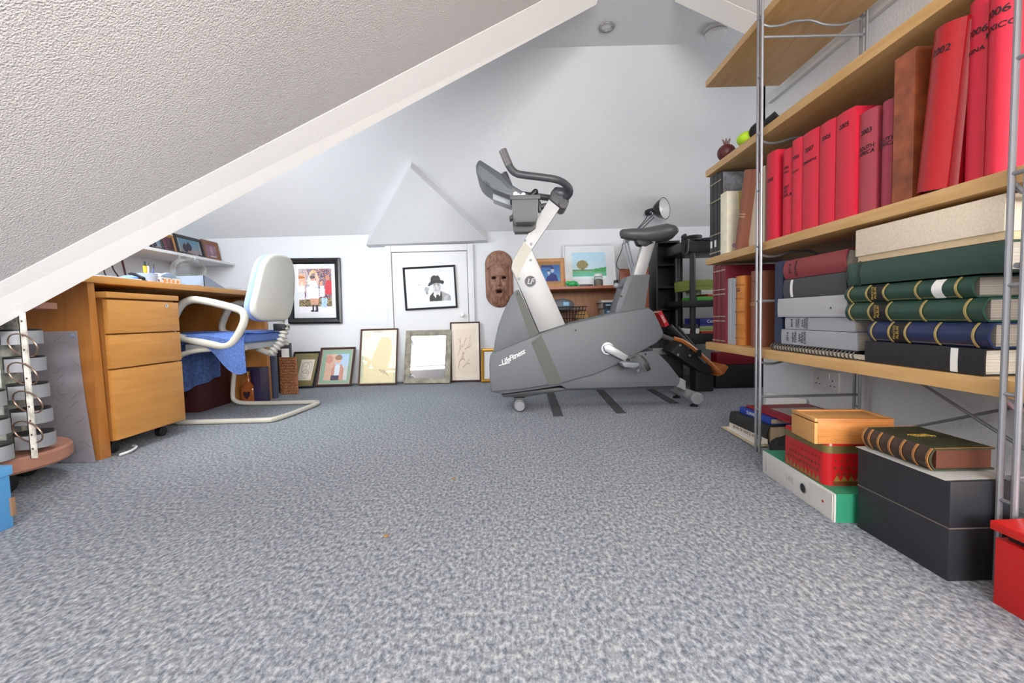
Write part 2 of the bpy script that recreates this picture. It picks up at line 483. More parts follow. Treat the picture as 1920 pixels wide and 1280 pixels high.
# triangular boxing over the door
ns = Vector((0, -.69, -.72)).normalized()
def onslope(px, py):
    lo, hi = 2.7, 3.75
    for _ in range(40):
        m = (lo + hi) / 2; p = at(px, py, Y=m)
        if p.z > KH + (3.70 - p.y) * (CEIL - KH) / .96: hi = m
        else: lo = m
    return p
ap, bl, br = onslope(772, 303), at(690, 447, Y=3.69), at(914, 438, Y=3.69)
off = n_back * .085
g = G()
a2, l2, r2 = ap + off, bl + off, br + off
l3, r3 = Vector((bl.x, 3.70, l2.z - .012)), Vector((br.x, 3.70, r2.z - .012))
ap2, bl2, br2 = ap - off * .3, bl - off * .3, br - off * .3
for f in ([a2, l2, r2], [ap2, a2, l2, bl2], [ap2, br2, r2, a2], [bl2, l2, l3], [br2, r3, r2], [l2, r2, r3, l3]): g.face(f)
bmesh.ops.remove_doubles(g.b, verts=g.b.verts[:], dist=1e-5)
struct('trim_4', g, artexf)

# low door in the back wall
dl, drr, dt = at(735, 476, Y=3.685), at(875, 471, Y=3.685), at(800, 473, Y=3.685).z
g = G(); yb = 3.70
g.box(dl.x, drr.x, 3.675, yb, .012, dt, .003)
door = struct('door_1', g, white)
kb = at(867, 590, Y=3.65)
k = G().cyl((kb.x, 3.676, kb.z), (kb.x, 3.655, kb.z), .008); k.ball((kb.x, 3.642, kb.z), .02)
part('door_knob', k, mat('porcelain', '#eef0ee', .15), door)
g = G(); fwid = .055
g.box(dl.x - fwid, dl.x - .006, 3.668, yb, 0, dt + .006 + fwid, .006)
g.box(drr.x + .006, drr.x + fwid, 3.668, yb, 0, dt + .006 + fwid, .006)
g.box(dl.x - .006, drr.x + .006, 3.668, yb, dt + .006, dt + .006 + fwid, .006)
struct('door_frame', g, white)
g = G(); g.box(-2.62, dl.x - fwid, 3.685, 3.70, 0, .07, .004); g.box(drr.x + fwid, 2.5, 3.685, 3.70, 0, .07, .004)
struct('baseboard_back', g, white)

# ---------------------------------------------------------------- ceiling fittings
p = at(1138, 50, Z=CEIL)
t = thing('downlight', 'round recessed downlight in flat ceiling', 'light', (p.x, p.y, CEIL))
part('trim_ring', G().lathe([(.045, 0), (.047, -.003), (.044, -.008), (.034, -.006), (.028, .004)], n=32), mat('satin_nickel', '#9a9894', .3, .6), t, local=True)
part('lamp_lens', G().lathe([(.029, .0), (.02, -.0015), (0, -.002)], n=24), mat('lamp_lens', '#d8dadb', .2), t, local=True)
p = at(1342, 55, Z=CEIL)
t = thing('smoke_alarm', 'round white smoke alarm on flat ceiling', 'smoke alarm', (p.x, p.y, CEIL))
part('base', G().lathe([(.0, .0), (.062, 0), (.062, -.012), (0, -.012)], n=36), mat('alarm_plastic', '#dcdad7', .5), t, local=True)
part('cover', G().lathe([(.058, -.012), (.06, -.02), (.058, -.03), (.052, -.036), (.02, -.039), (0, -.039)], n=36), MATS['alarm_plastic'], t, local=True)
g = G()
for k in range(24):
    a = 2 * PI * k / 24
    g.box(-.006, .006, -.001, .001, -.0015, .0015, M=Matrix.Translation((.0595 * math.cos(a), .0595 * math.sin(a), -.020)) @ Matrix.Rotation(a + PI / 2, 4, 'Z'))
part('vent_slots', g, mat('slot_grey', '#77756f', .6), t, local=True)

# ---------------------------------------------------------------- picture frames
def frame(name, label, BL, BR, top, fw, fd, fm, mount=None, mb=.0, pic=None, n=(40, 40), picrect=None, group=None, back=True, glz=True, inner=None, picname='picture', cat='picture'):
    """BL, BR: lower corners, top: any point of the upper edge. local x right, y into the wall, z up"""
    BL, BR, top = Vector(BL), Vector(BR), Vector(top)
    u = (BR - BL); w = u.length; u.normalize()
    v = top - BL; v -= u * v.dot(u); h = v.length; v.normalize()
    yv = v.cross(u)
    R = Matrix((u, yv, v)).transposed()
    t = thing(name, label, cat, (BL + BR) / 2, R, group)
    g = G(); W = w / 2
    prof = [(0, 0), (0, -fd * .8), (fw * .3, -fd), (fw * .75, -fd * .8), (fw, -fd * .45), (fw, 0)]
    rings = []
    for cx, cz in ((-1, 0), (1, 0), (1, 1), (-1, 1)):
        ring = []
        for q, y in prof:
            ring.append((cx * (W - q), y, q if cz == 0 else h - q))
        rings.append(ring)
    b = g.b; R_ = [[b.verts.new(p) for p in r] for r in rings]; m = len(prof)
    for i in range(4):
        for k in range(m):
            b.faces.new((R_[i][k], R_[(i + 1) % 4][k], R_[(i + 1) % 4][(k + 1) % m], R_[i][(k + 1) % m]))
    part('frame', g, fm, t, local=True, smooth=20)
    if inner:
        iw, im = inner; g = G(); q0 = fw
        for (x0, x1, z0, z1) in ((-W + q0, W - q0, q0, q0 + iw), (-W + q0, W - q0, h - q0 - iw, h - q0), (-W + q0, -W + q0 + iw, q0 + iw, h - q0 - iw), (W - q0 - iw, W - q0, q0 + iw, h - q0 - iw)):
            g.box(x0, x1, -fd * .42, -.001, z0, z1)
        part('slip', g, im, t, local=True)
    part('backing', G().box(-W + fw * .5, W - fw * .5, -fd * .2, -.001, fw * .5, h - fw * .5), mount or paper, t, local=True).name
    if pic:
        x0, x1, z0, z1 = picrect or (mb, 1 - mb, mb, 1 - mb)
        raster(picname, w * (x1 - x0), h * (z1 - z0), n[0], n[1], pic, t, -fd * .2 - .0008, -W + w * x0, h * z0)
    if glz:
        part('glass', G().face([(-W + fw * .9, -fd * .36, fw * .9), (W - fw * .9, -fd * .36, fw * .9), (W - fw * .9, -fd * .36, h - fw * .9), (-W + fw * .9, -fd * .36, h - fw * .9)]), glass, t, local=True)
    return t

def leaning(pxBL, pxBR, pxT, ywall=3.675, lift=0.):
    a, b = at(*pxBL, Z=.0), at(*pxBR, Z=.0)
    y = (a.y + b.y) / 2
    y = min(y, ywall - .05)
    bl = Vector((at(*pxBL, Y=y).x, y, .004)); br = Vector((at(*pxBR, Y=y).x, y, .004))
    tp = at(*pxT, Y=ywall)
    return bl, br, Vector((bl.x, ywall - .002, tp.z))

# pictures as flat prints
def crowd(u, v):
    c = jit(random.choice([(150, 110, 100), (90, 50, 60), (60, 50, 90), (200, 180, 180), (200, 110, 50), (50, 44, 70), (150, 60, 60), (170, 150, 150), (80, 90, 150)]), 22)
    if u < .22 and .6 < v < .9: c = jit((196, 120, 60), 40)
    if v < .34: c = jit(random.choice([(150, 140, 80), (90, 80, 70), (200, 170, 130), (60, 56, 60)]), 20)
    if v < .15: c = jit((232, 228, 236), 10)
    if u < .17 and .30 < v < .62: c = jit((226, 224, 232), 22)
    if u < .17 and inell(u, v, .1, .65, .05, .05): c = jit((212, 168, 140), 12)
    if inpoly(u, v, [(.20, .32), (.36, .32), (.36, .60), (.24, .58)]): c = jit((224, 220, 232), 22)
    if inpoly(u, v, [(.62, .36), (.79, .38), (.77, .62), (.64, .62)]): c = jit((220, 222, 228), 26)
    if inell(u, v, .69, .67, .05, .05): c = jit((216, 160, 130), 14)
    if inpoly(u, v, [(.79, .43), (1, .42), (1, .70), (.93, .76), (.82, .72)]): c = jit((206, 50, 66), 18)
    if inell(u, v, .88, .80, .06, .055): c = jit((206, 140, 120), 18)
    if inpoly(u, v, [(.66, .13), (.84, .12), (.86, .33), (.69, .34)]): c = jit((176, 202, 230), 24)
    if inpoly(u, v, [(.22, .33), (.60, .33), (.60, .56), (.56, .70), (.48, .75), (.38, .74), (.34, .64)]): c = jit((232, 232, 240), 16)
    if abs(v - .52 - .5 * (u - .4)) < .012 and .3 < u < .58: c = jit((190, 192, 206), 14)
    for P in ([(.26, .64), (.34, .64), (.41, .92), (.36, .94), (.28, .78)], [(.54, .68), (.61, .64), (.62, .78), (.55, .93), (.51, .91)]):
        if inpoly(u, v, P): c = jit((226, 190, 166), 12)
    if inell(u, v, .44, .775, .055, .05): c = jit((206, 150, 124), 8)
    if inell(u, v, .42, .81, .08, .035): c = jit((74, 48, 44), 10)
    if inell(u, v, .455, .935, .06, .045): c = jit((214, 180, 120), 22)
    if inpoly(u, v, [(.36, .19), (.57, .19), (.60, .33), (.34, .33)]): c = jit((214, 166, 140), 14)
    for cx in (.42, .54):
        if abs(u - cx) < .035 and .05 < v < .19: c = (58, 48, 66)
        if inell(u, v, cx - .02, .045, .06, .02): c = (44, 36, 44)
    return c
def hatman(u, v):
    c = (222, 228, 232)
    if inell(u, v, .38, .45, .06, .085): c = jit((166, 170, 172), 8)
    if inell(u, v, .385, .32, .035, .06): c = jit((150, 152, 154), 8)
    if inell(u, v, .19, .63, .03, .014): c = (150, 160, 164)
    if inpoly(u, v, [(.44, 0), (.44, .16), (.52, .27), (.60, .36), (.74, .38), (.80, .33), (.96, .22), (1, .16), (1, 0)]): c = jit((158, 160, 160), 8)
    if inpoly(u, v, [(.80, 0), (.84, .16), (.95, .2), (.88, 0)]): c = jit((188, 190, 190), 6)
    if inpoly(u, v, [(.44, 0), (.45, .20), (.56, .34), (.62, .2), (.70, .2), (.75, .37), (.78, .2), (.76, 0)]): c = (44, 40, 40)
    if inpoly(u, v, [(.55, .22), (.57, .37), (.65, .26), (.74, .40), (.72, .2), (.66, .14), (.60, .12)]): c = (236, 238, 238)
    if inpoly(u, v, [(.60, 0), (.62, .22), (.66, .25), (.69, .22), (.70, 0)]): c = (30, 28, 28)
    if inell(u, v, .645, .50, .105, .215): c = mixc((206, 206, 206), (150, 150, 150), max(0, (u - .66) * 7))
    if inell(u, v, .625, .395, .045, .012): c = (96, 90, 90)
    if inell(u, v, .62, .47, .016, .05): c = (166, 164, 164)
    for ex in (.595, .69):
        if inell(u, v, ex, .56, .028, .013): c = (60, 56, 56)
        if inell(u, v, ex, .60, .04, .010): c = (84, 80, 80)
    if inpoly(u, v, [(.42, .57), (.45, .55), (.54, .62), (.64, .655), (.74, .645), (.80, .60), (.84, .64), (.845, .72), (.78, .76), (.70, .78), (.56, .76), (.47, .69), (.43, .63)]): c = (36, 31, 33)
    if inpoly(u, v, [(.49, .68), (.50, .84), (.54, .92), (.60, .95), (.64, .925), (.70, .93), (.74, .86), (.76, .74), (.70, .70)]): c = (48, 42, 42)
    if inpoly(u, v, [(.49, .68), (.495, .73), (.62, .755), (.76, .76), (.76, .72), (.62, .70)]): c = (24, 20, 22)
    return c
def sketch(u, v):
    c = jit((226, 218, 206), 4)
    for cx, cy, rx, ry in ((.45, .6, .28, .26), (.5, .3, .25, .2), (.68, .6, .2, .3), (.35, .75, .2, .1)):
        d = ((u - cx) / rx) ** 2 + ((v - cy) / ry) ** 2
        if abs(d - 1) < .16: c = jit((186, 172, 160), 14)
    return c
def girl(u, v):
    c = jit(mixc((206, 214, 222), (170, 200, 230), v), 8)
    if u < .42: c = jit((216, 180, 158), 14)
    if inell(u, v, .14, .8, .16, .16): c = jit((206, 150, 132), 10)
    if u > .7 and v < .5: c = jit((204, 206, 206), 14)
    if inpoly(u, v, [(.32, .0), (.30, .40), (.40, .60), (.70, .60), (.82, .42), (.84, .0)]): c = jit((206, 148, 130), 10)
    if inpoly(u, v, [(.42, .16), (.42, .52), (.50, .60), (.62, .60), (.66, .50), (.64, .16)]): c = jit((218, 230, 240), 6)
    if inpoly(u, v, [(.30, .0), (.30, .18), (.66, .18), (.66, .0)]): c = jit((76, 70, 92), 10)
    if inell(u, v, .55, .76, .11, .13): c = (226, 178, 150)
    if inell(u, v, .55, .86, .16, .11) and v > .78: c = jit((158, 126, 96), 10)
    for cx in (.51, .59):
        if inell(u, v, cx, .78, .018, .014): c = (90, 66, 60)
    return c
def mapfn(u, v):
    c = jit((226, 214, 178), 3)
    if u < .09 or u > .93 or v < .04: c = jit((206, 206, 176), 6)
    if .03 < u < .06 and .12 < v < .93: c = jit((170, 186, 176), 14)
    if inell(u, v, .15, .9, .11, .05): c = jit((186, 176, 150), 18)
    if v > .955 and .3 < u < .6: c = jit((170, 160, 140), 20)
    if inpoly(u, v, [(.5, .27), (.72, .24), (.82, .1), (.9, .06), (.76, .16), (.58, .2)]): c = jit((196, 182, 150), 10)
    return c
random.seed(21)
BR_ = []
def grow(x, y, a, l, d):
    x2, y2 = x + math.cos(a) * l, y + math.sin(a) * l
    BR_.append((x, y, x2, y2, d))
    if d > 0:
        for _ in range(2 if d > 1 else 1): grow(x2, y2, a + random.uniform(-.9, .9), l * random.uniform(.6, .9), d - 1)
grow(.12, .14, 1.2, .16, 4); grow(.1, .42, .9, .16, 3); grow(.35, .15, .5, .14, 3); grow(.45, .55, .3, .15, 3); grow(.4, .62, 1.2, .12, 2)
def branches(u, v):
    c = jit((222, 208, 192), 3)
    for x, y, x2, y2, d in BR_:
        dx, dy = x2 - x, y2 - y; L = dx * dx + dy * dy
        s = max(0, min(1, ((u - x) * dx + (v - y) * dy) / L))
        if math.hypot(u - x - s * dx, (v - y - s * dy) * 1.9) < .006 + .003 * d: c = jit((166, 140, 130), 12)
    return c
def couple_sea(u, v):
    c = mixc((226, 214, 220), (150, 205, 235), v * 1.2)
    if v < .22: c = (214, 196, 196)
    for cx, hh in ((.26, .62), (.46, .74)):
        if inell(u, v, cx, hh - .28, .13, .30) and v > .02: c = jit((84, 84, 112), 6)
        if inell(u, v, cx, hh, .05, .075): c = (140, 110, 110)
    return c
def pinkphoto(u, v):
    c = jit((206, 150, 176), 12)
    if inell(u, v, .6, .55, .18, .35): c = (232, 206, 214)
    if v < .14 and u > .4: c = (244, 240, 244)
    return c
def couple_blue(u, v):
    c = mixc((90, 160, 210), (56, 110, 180), v)
    if v > .86 and u < .6: c = (40, 66, 130)
    for cx, cy, s in ((.60, .60, 1), (.40, .45, .8)):
        if inpoly(u, v, [(cx - .2 * s, 0), (cx - .14 * s, cy - .18), (cx, cy - .1), (cx + .2 * s, cy - .22), (cx + .3 * s, 0)]): c = (34, 50, 130)
        if inell(u, v, cx, cy + .08, .085 * s, .15 * s): c = (206, 214, 226)
        if inell(u, v, cx, cy + .2, .08 * s, .06 * s): c = (40, 46, 80)
    return c
def landscape(u, v):
    c = jit(mixc((214, 232, 238), (180, 216, 236), v), 5)
    if v < .34: c = jit(mixc((90, 206, 206), (120, 180, 120), v / .34), 8)
    if v < .1: c = jit((226, 240, 242), 6)
    if .28 < v < .36: c = jit((110, 150, 110), 10)
    if u > .62 and .26 < v < .36 + .2 * (u - .62): c = jit((70, 170, 90), 14)
    if inell(u, v, .30, .53, .17, .17): c = jit((150, 140, 90), 16)
    if abs(u - .3) < .015 and .28 < v < .42: c = (110, 90, 60)
    return c
random.seed(5)

dkblack = mat('black_frame', '#1b1d1f', .3)
bl, br, tp = at(543, 607, Y=3.695), at(642.5, 606, Y=3.695), at(560, 484.5, Y=3.695)
frame('framed_photograph', 'large black frame with colour photograph of rugby player lifting a trophy before a crowd', bl, br, tp, .048, .03, dkblack, white, pic=crowd, n=(56, 76), picrect=(.205, .82, .165, .84), cat='picture', picname='photograph')
bl, br, tp = at(761, 582, Y=3.668), at(858.5, 576.5, Y=3.668), at(755, 502, Y=3.668)
frame('framed_photograph', 'thin black frame with black and white photograph of man in hat on low door', bl, br, tp, .016, .02, dkblack, mat('mount_grey', '#dfe5e8', .6), pic=hatman, n=(84, 62), picrect=(.15, .88, .18, .82), picname='photograph')
brownf = mat('brown_frame', '#5a3d30', .35)
olive = mat('olive_mount', '#8a7f55', .7)
bl, br, tp = leaning((536, 729), (588, 727), (597, 659.5), 3.66)
frame('framed_sketch', 'dark framed small sketch in wide olive mount leaning behind the wicker tray', bl, br, tp, .014, .016, dkblack, olive, pic=sketch, n=(26, 34), picrect=(.34, .84, .2, .78))
bl, br, tp = leaning((592, 726), (659, 724), (632, 652), 3.672)
frame('framed_painting', 'dark brown frame with green mount and painting of a girl in a hat', bl, br, tp, .017, .018, mat('plum_frame', '#4a3430', .35), mat('green_mount', '#92b09a', .7), pic=girl, n=(40, 44), picrect=(.19, .84, .15, .83), inner=(.006, mat('pale_slip', '#b9a898', .5)))
bl, br, tp = leaning((672, 723.5), (744, 721), (715, 616.5))
frame('framed_map', 'narrow brown frame holding a pale yellow map, leaning left of the mirror', bl, br, tp, .013, .018, brownf, paper, pic=mapfn, n=(40, 60), picrect=(.03, .97, .02, .98))
mir = mat('mirror_silver', '#f4f6f7', .03, 1.)
bl = Vector((at(758.7, 720, Y=3.59).x, 3.575, .004)); br = Vector((at(844, 718, Y=3.54).x, 3.540, .004)); tp = at(800, 619.5, Y=3.68); tp = Vector((bl.x, 3.690, tp.z))
fr = frame('framed_mirror', 'mirror in wide mottled grey-green frame leaning against the low door', bl, br, tp, .046, .02, mat('weathered_frame', '#8d8878', .6, var=(22, .35)), mir, glz=False, cat='mirror')
bl, br, tp = leaning((846, 716.5), (902, 714.8), (873, 603.5))
frame('framed_print', 'tall dark brown frame with faint branch and bird drawing on cream', bl, br, tp, .011, .016, mat('dark_walnut', '#4a2f2c', .35), mat('cream_mount', '#e4dacd', .7), pic=branches, n=(46, 90), picrect=(.17, .86, .12, .88))
bl, br, tp = leaning((902.5, 717), (946, 716), (920, 654))
frame('framed_picture', 'small gilt frame around white sheet, half hidden behind front of exercise bike', bl, br, tp, .02, .018, mat('gilt_frame', '#c8962e', .3, .4), white, inner=(.004, mat('gilt_line', '#8a5a1c', .4)))

# ---------------------------------------------------------------- carved mask on the back wall
def maskz(x, y):
    """x -1..1 across, y -1..1 up: relief height 0..1"""
    e = max(0, 1 - abs(x) ** 2.6) ** .5 * max(0, 1 - abs(y) ** 5) ** .5
    h = .55 * e
    face = max(0, 1 - ((x / .72) ** 2 + ((y + .12) / .66) ** 2))
    h += .22 * min(1, face * 2.2)
    hair = (y - .34 - .2 * (1 - x * x))
    h += .17 * math.exp(-(hair / .07) ** 2)
    h += .03 * math.sin(18 * (y - .2 * x * x)) * (1 if y > .5 else 0)
    h += .34 * math.exp(-(x / .10) ** 2) * (1 if -.26 < y < .06 else 0) * (.45 + .55 * (.06 - y) / .32)
    h += .10 * math.exp(-(x / .17) ** 2 - ((y + .22) / .06) ** 2)
    h += .16 * math.exp(-((y - .12 + .06 * abs(x)) / .05) ** 2) * math.exp(-(x / .55) ** 2)
    for sx in (-.36, .36):
        h -= .42 * math.exp(-((x - sx) / .15) ** 4 - ((y - .02) / .045) ** 4)
        h += .10 * math.exp(-((x - sx) / .2) ** 2 - ((y + .07) / .03) ** 2)
        h += .08 * math.exp(-((x - sx * 1.15) / .15) ** 2 - ((y + .2) / .1) ** 2)
    h += .24 * math.exp(-((y + .34 + .16 * abs(x)) / .05) ** 2) * math.exp(-(x / .5) ** 2)
    h -= .5 * math.exp(-(x / .2) ** 4 - ((y + .45) / .055) ** 4)
    h += .10 * math.exp(-((math.hypot(x / 1.3, y + .45) - .2) / .04) ** 2)
    h -= .14 * math.exp(-((abs(x) - .70) / .06) ** 2) * (1 if y < .4 else 0)
    if y < -.6: h += .03 * math.sin(42 * x)
    return h * e ** .3 if e > 0 else 0
mc = at(936, 523, Y=3.69); mwid, mhei = .116, .238
t = thing('carved_mask', 'long carved brown wooden face mask hanging on white wall', 'mask', (mc.x, 3.698, mc.z))
def mfn(u, v):
    y = (v * 2 - 1)
    if abs(y) > .52: half = max(.0, 1 - ((abs(y) - .52) / .48) ** 2) ** .5
    else: half = 1
    x = (u * 2 - 1)
    return (x * half * mwid, -.1 * maskz(x, y * .999) - .006, y * mhei)
g = G().sheet(mfn, 64, 110)
dead = []
for f in g.b.faces:
    c_ = f.calc_center_median(); yv_ = c_.z / mhei
    half = max(.05, 1 - ((abs(yv_) - .52) / .48) ** 2) ** .5 if abs(yv_) > .52 else 1
    xv_ = c_.x / mwid / half
    if any(((xv_ - sx) / .135) ** 2 + ((yv_ - .03) / .034) ** 2 < 1 for sx in (-.36, .36)) or (xv_ / .19) ** 2 + ((yv_ + .455) / .045) ** 2 < 1: dead.append(f)
bmesh.ops.delete(g.b, geom=dead, context='FACES')
part('face', g, wood('mask_wood', '#74503f', '#a67e68', (22, 22, 7), .6, 2.2), t, local=True, smooth=60)
g = G()
g.prism([(math.cos(a) * mwid * .97 * (1 if abs(math.sin(a)) < .7 else 1), 0, max(-1, min(1, 1.0 * math.copysign(abs(math.sin(a)) ** .62, math.sin(a)))) * mhei * .97) for a in [2 * PI * k / 40 for k in range(40)]], (0, -.004, 0))
part('hole_shade_board', g, mat('mask_hole_shade', '#2a1d18', .8), t, local=True)  # dark sheet painting in the shade behind the pierced eyes and mouth

# ---------------------------------------------------------------- desk and what belongs to it
DX, DZ = -1.65, .735
t = thing('desk', 'beech veneer office desk along left wall', 'desk', (-2.0, 2.35, 0))
part('desktop', G().box(-2.42, DX, 1.675, 3.06, DZ - .028, DZ, .002), beech, t)
g = G(); 
g.prism([(-2.40, 1.70, 0), (DX - .005, 1.70, 0), (DX - .005, 1.755, 0), (-2.40, 1.755, 0)], (0, 0, .01))
b = g.b
g2 = G().loft([[(-2.40, 1.722, 0), (DX - .005, 1.722, 0), (DX - .005, 1.768, 0), (-2.40, 1.768, 0)], [(-2.40, 1.722, DZ - .028), (DX - .005, 1.722, DZ - .028), (DX - .005, 1.75, DZ - .028), (-2.40, 1.75, DZ - .028)]])
g.b.free()
part('side_panel', g2, beechz, t)
part('side_panel', G().box(-2.40, DX - .03, 2.985, 3.025, 0, DZ - .028, .002), beechz, t)
part('modesty_panel', G().box(-2.34, -2.32, 1.752, 2.985, .28, DZ - .028), wood('modesty_veneer_shaded', '#4c2c16', '#5a351b', (14, 2, 14), .5, 3), t)  # veneer darkened: the shade under the desk is put into its colour
# drawer pedestal
t = thing('drawer_pedestal', 'three drawer beech pedestal on castors under near end of desk', 'drawer unit', (-1.9, 1.95, 0))
y0, y1, xf = 1.765, 2.14, -1.622
part('carcass', G().box(-2.28, xf - .02, y0 + .004, y1 - .004, .062, .648, .001), wood('pedestal_side', '#8a5522', '#97602a', (14, 14, 2), .5, 3), t)
part('top', G().box(-2.28, xf + .002, y0 - .004, y1 + .004, .648, .672, .002), beech, t)
for z0, z1 in ((.066, .354), (.360, .497), (.503, .640)):
    part('drawer', G().box(xf - .02, xf, y0, y1, z0, z1, .0015), beech, t)
lk = at(311, 573, X=xf)
lo = part('lock', G().cyl((xf - .002, lk.y, lk.z), (xf + .004, lk.y, lk.z), .009), chrome, t)
part('keyhole', G().box(xf + .003, xf + .0045, lk.y - .0012, lk.y + .0012, lk.z - .005, lk.z + .005), black, lo)
for cx in (-2.2, -1.70):
    for cy in (1.82, 2.08):
        c = part('caster', G().cyl((cx - .012, cy, .024), (cx + .012, cy, .024), .024), black, t)
        part('caster_fork', G().box(cx - .016, cx + .016, cy - .012, cy + .012, .038, .063, .003), black, c)
# curled white cable below the pedestal
solo('cable', 'short white plastic strip on carpet under drawer pedestal', 'cable', G().tube([(-1.62, 1.765, .006), (-1.60, 1.80, .012), (-1.625, 1.86, .014), (-1.68, 1.9, .006)], .005, smooth=2), white)

# signed board
bx0, bx1 = -2.02, -1.700
t = thing('signed_board', 'pale signed card board leaning against end of desk', 'board', (-1.85, 1.68, 0))
def bfn(u, v):
    x = bx0 + (bx1 - bx0) * u
    return (x + .055 * (1 - v) ** 1.6 * u, 1.702 + .012 * v - .012 * (1 - v) ** 2 * u * u, .003 + .515 * v)
part('card', G().sheet(bfn, 10, 12, .003), mat('grey_card', '#c4c2cb', .5), t)
g = G(); random.seed(3)
for k in range(26):
    u0, v0 = random.uniform(.42, .9), random.uniform(.04, .96); sl = random.choice((.5, -.6, .2))
    pts = []
    for i in range(9):
        u = u0 + .014 * i; v = v0 + sl * .012 * i + random.uniform(-.008, .008)
        if u > .985 or not .01 < v < .99: break
        q = Vector(bfn(u, v)); pts.append((q.x, q.y - .0022, q.z))
    if len(pts) > 2: g.tube(pts, .0006, 4)
part('signatures', g, mat('grey_ink', '#7e7c86', .6), t, kind='stuff')
q = bfn(.94, .965)
part('pin', G().cyl((q[0], q[1], q[2]), (q[0], q[1] - .007, q[2]), .006), mat('pin_blue', '#8e9cc0', .3), t)
random.seed(5)

# rotating rack
CC = Vector((-1.775, 1.44, 0))
t = thing('rotating_rack', 'revolving galvanised display rack on round pinkish wooden base', 'rack', CC)
part('base', G().lathe([(0, .07), (.205, .07), (.212, .078), (.212, .112), (.205, .12), (0, .12)], CC, n=48), wood('pink_wood', '#a0705c', '#b8836c', (6, 6, 6), .55, 2), t)
for a in (-.4, 1.6, 3.6):
    cx, cy = CC.x + .12 * math.cos(a), CC.y + .12 * math.sin(a)
    part('caster', G().cyl((cx - .02, cy, .03), (cx + .02, cy, .03), .03).box(cx - .026, cx + .026, cy - .02, cy + .02, .04, .071, .004), black, t)
galv = mat('galvanised', '#8f918a', .4, .5, var=(38, .55))
part('column', G().lathe([(.0, .12), (.06, .12), (.06, .60), (0, .60)], CC + Vector((.04, .03, 0)), n=10), galv, t)
q = at(72, 858, Y=1.40); pz = .12
g = G().box(-1.53 - .010, -1.53 + .010, 1.37, 1.374, .12, .585).box(-1.53 - .010, -1.53 - .007, 1.37, 1.39, .12, .585)
post = part('slotted_post', g, mat('chipped_white', '#d0cac0', .5, var=(40, .35)), t)
g = G()
for k in range(10): g.cyl((-1.53, 1.3695, .15 + .045 * k), (-1.53, 1.371, .15 + .045 * k), .0035, n=8)
part('slot_holes', g, mat('hole_rust', '#5a4236', .8), post, kind='stuff')
for k, zc in enumerate((.205, .30, .39, .48)):
    c = Vector((-1.535 + (.004 if k % 2 else -.004), 1.362, zc))
    g = G().tube([c + Vector((.05 * math.cos(a), -.010 * math.sin(a + .5) + .006, .036 * math.sin(a) - .006 * math.cos(a))) for a in [2 * PI * i / 28 for i in range(28)]], .0025, 6, closed=True)
    part('wire_ring', g, mat('dull_wire', '#8a7464', .35, .7), t)
trm = mat('tray_metal', '#9a9ca0', .55, .25)
for side, xs in ((1, -1.622), (-1, -1.585)):
    for k, zc in enumerate((.135, .215, .30, .39, .48)[:5 if side > 0 else 3]):
        c = Vector((xs - .004 * k, 1.46 if side > 0 else 1.30, zc))
        ang0, ang1 = (-PI * .55, PI * .35) if side > 0 else (-PI * .75, PI * .2)
        prof = [(.05, 0), (.052, .0), (.052, .044), (.05, .044), (.05, 0)]
        o = part('tray', G().lathe(prof, c, n=14, a0=ang0, a1=ang1), trm, t)
        part('tray_shade', G().lathe([(0, .010), (.0485, .010), (.0485, .05), (0, .05)], c, n=18), black, o)  # black fill stands in for the shade inside the tray
part('top_disc', G().lathe([(0, .60), (.10, .60), (.10, .622), (0, .622)], CC + Vector((.04, .10, 0)), n=32), MATS['pink_wood'], t)

# blue box at left edge
t = thing('storage_box', 'light blue cardboard box on carpet at lower left edge of picture', 'box', (-1.48, 1.0, 0))
part('body', G().box(-1.62, -1.355, .82, 1.152, 0, .155, .002), mat('blue_card', '#4f8fc4', .5), t)
part('lid', G().box(-1.625, -1.350, .815, 1.157, .142, .168, .003), mat('blue_card_lid', '#5b9ccf', .5), t)
part('edge_binding', G().box(-1.356, -1.351, 1.146, 1.157, .03, .08, .001), mat('worn_edge', '#8a6a50', .7), t)

# ---------------------------------------------------------------- chair with towel
cream = mat('cream_shell', '#c9c7c0', .4)
tubem = mat('grey_beige_tube', '#bdb9ad', .35)
def cp(px, py, Y): return at(px, py, Y=Y)
YN, YF = 2.30, 2.80
t = thing('cantilever_chair', 'beige cantilever office chair with pale grey shell back, pulled up to desk', 'chair', (-1.5, 2.55, 0))
rr = .0135
xa, xb = -1.80, -1.235
def zz(py, px, Y): return at(px, py, Y=Y).z
pts = [(-1.42, YN + .03, .40), (-1.70, YN + .01, .40), (-1.80, YN, .34), (-1.83, YN, .05), (-1.80, YN, .0145), (-1.74, YN, .0145), (-1.34, YN, .0145), (-1.255, YN + .03, .0145), (-1.19, YN + .22, .0145), (-1.235, YF - .05, .0145), (-1.30, YF, .0145), (-1.72, YF, .0145), (-1.80, YF, .03), (-1.815, YF, .07), (-1.77, YF, .34), (-1.70, YF - .01, .40), (-1.42, YF - .03, .40)]
pts[7:10] = [(-1.27, YN + .01, .0145), (-1.235, YF - .06, .0145), (-1.26, YF - .01, .0145)]
part('frame', G().tube(pts, rr, 12, smooth=2), tubem, t)
g = G().box(-1.74, -1.45, YN + .02, YF - .02, .385, .43, .012)
part('seat_pan', g, mat('seat_shell', '#a9adb2', .45), t)
part('seat', G().box(-1.82, -1.42, YN + .035, YF - .035, .425, .475, .022, seg=3), mat('seat_blue', '#5a78b8', .9), t)
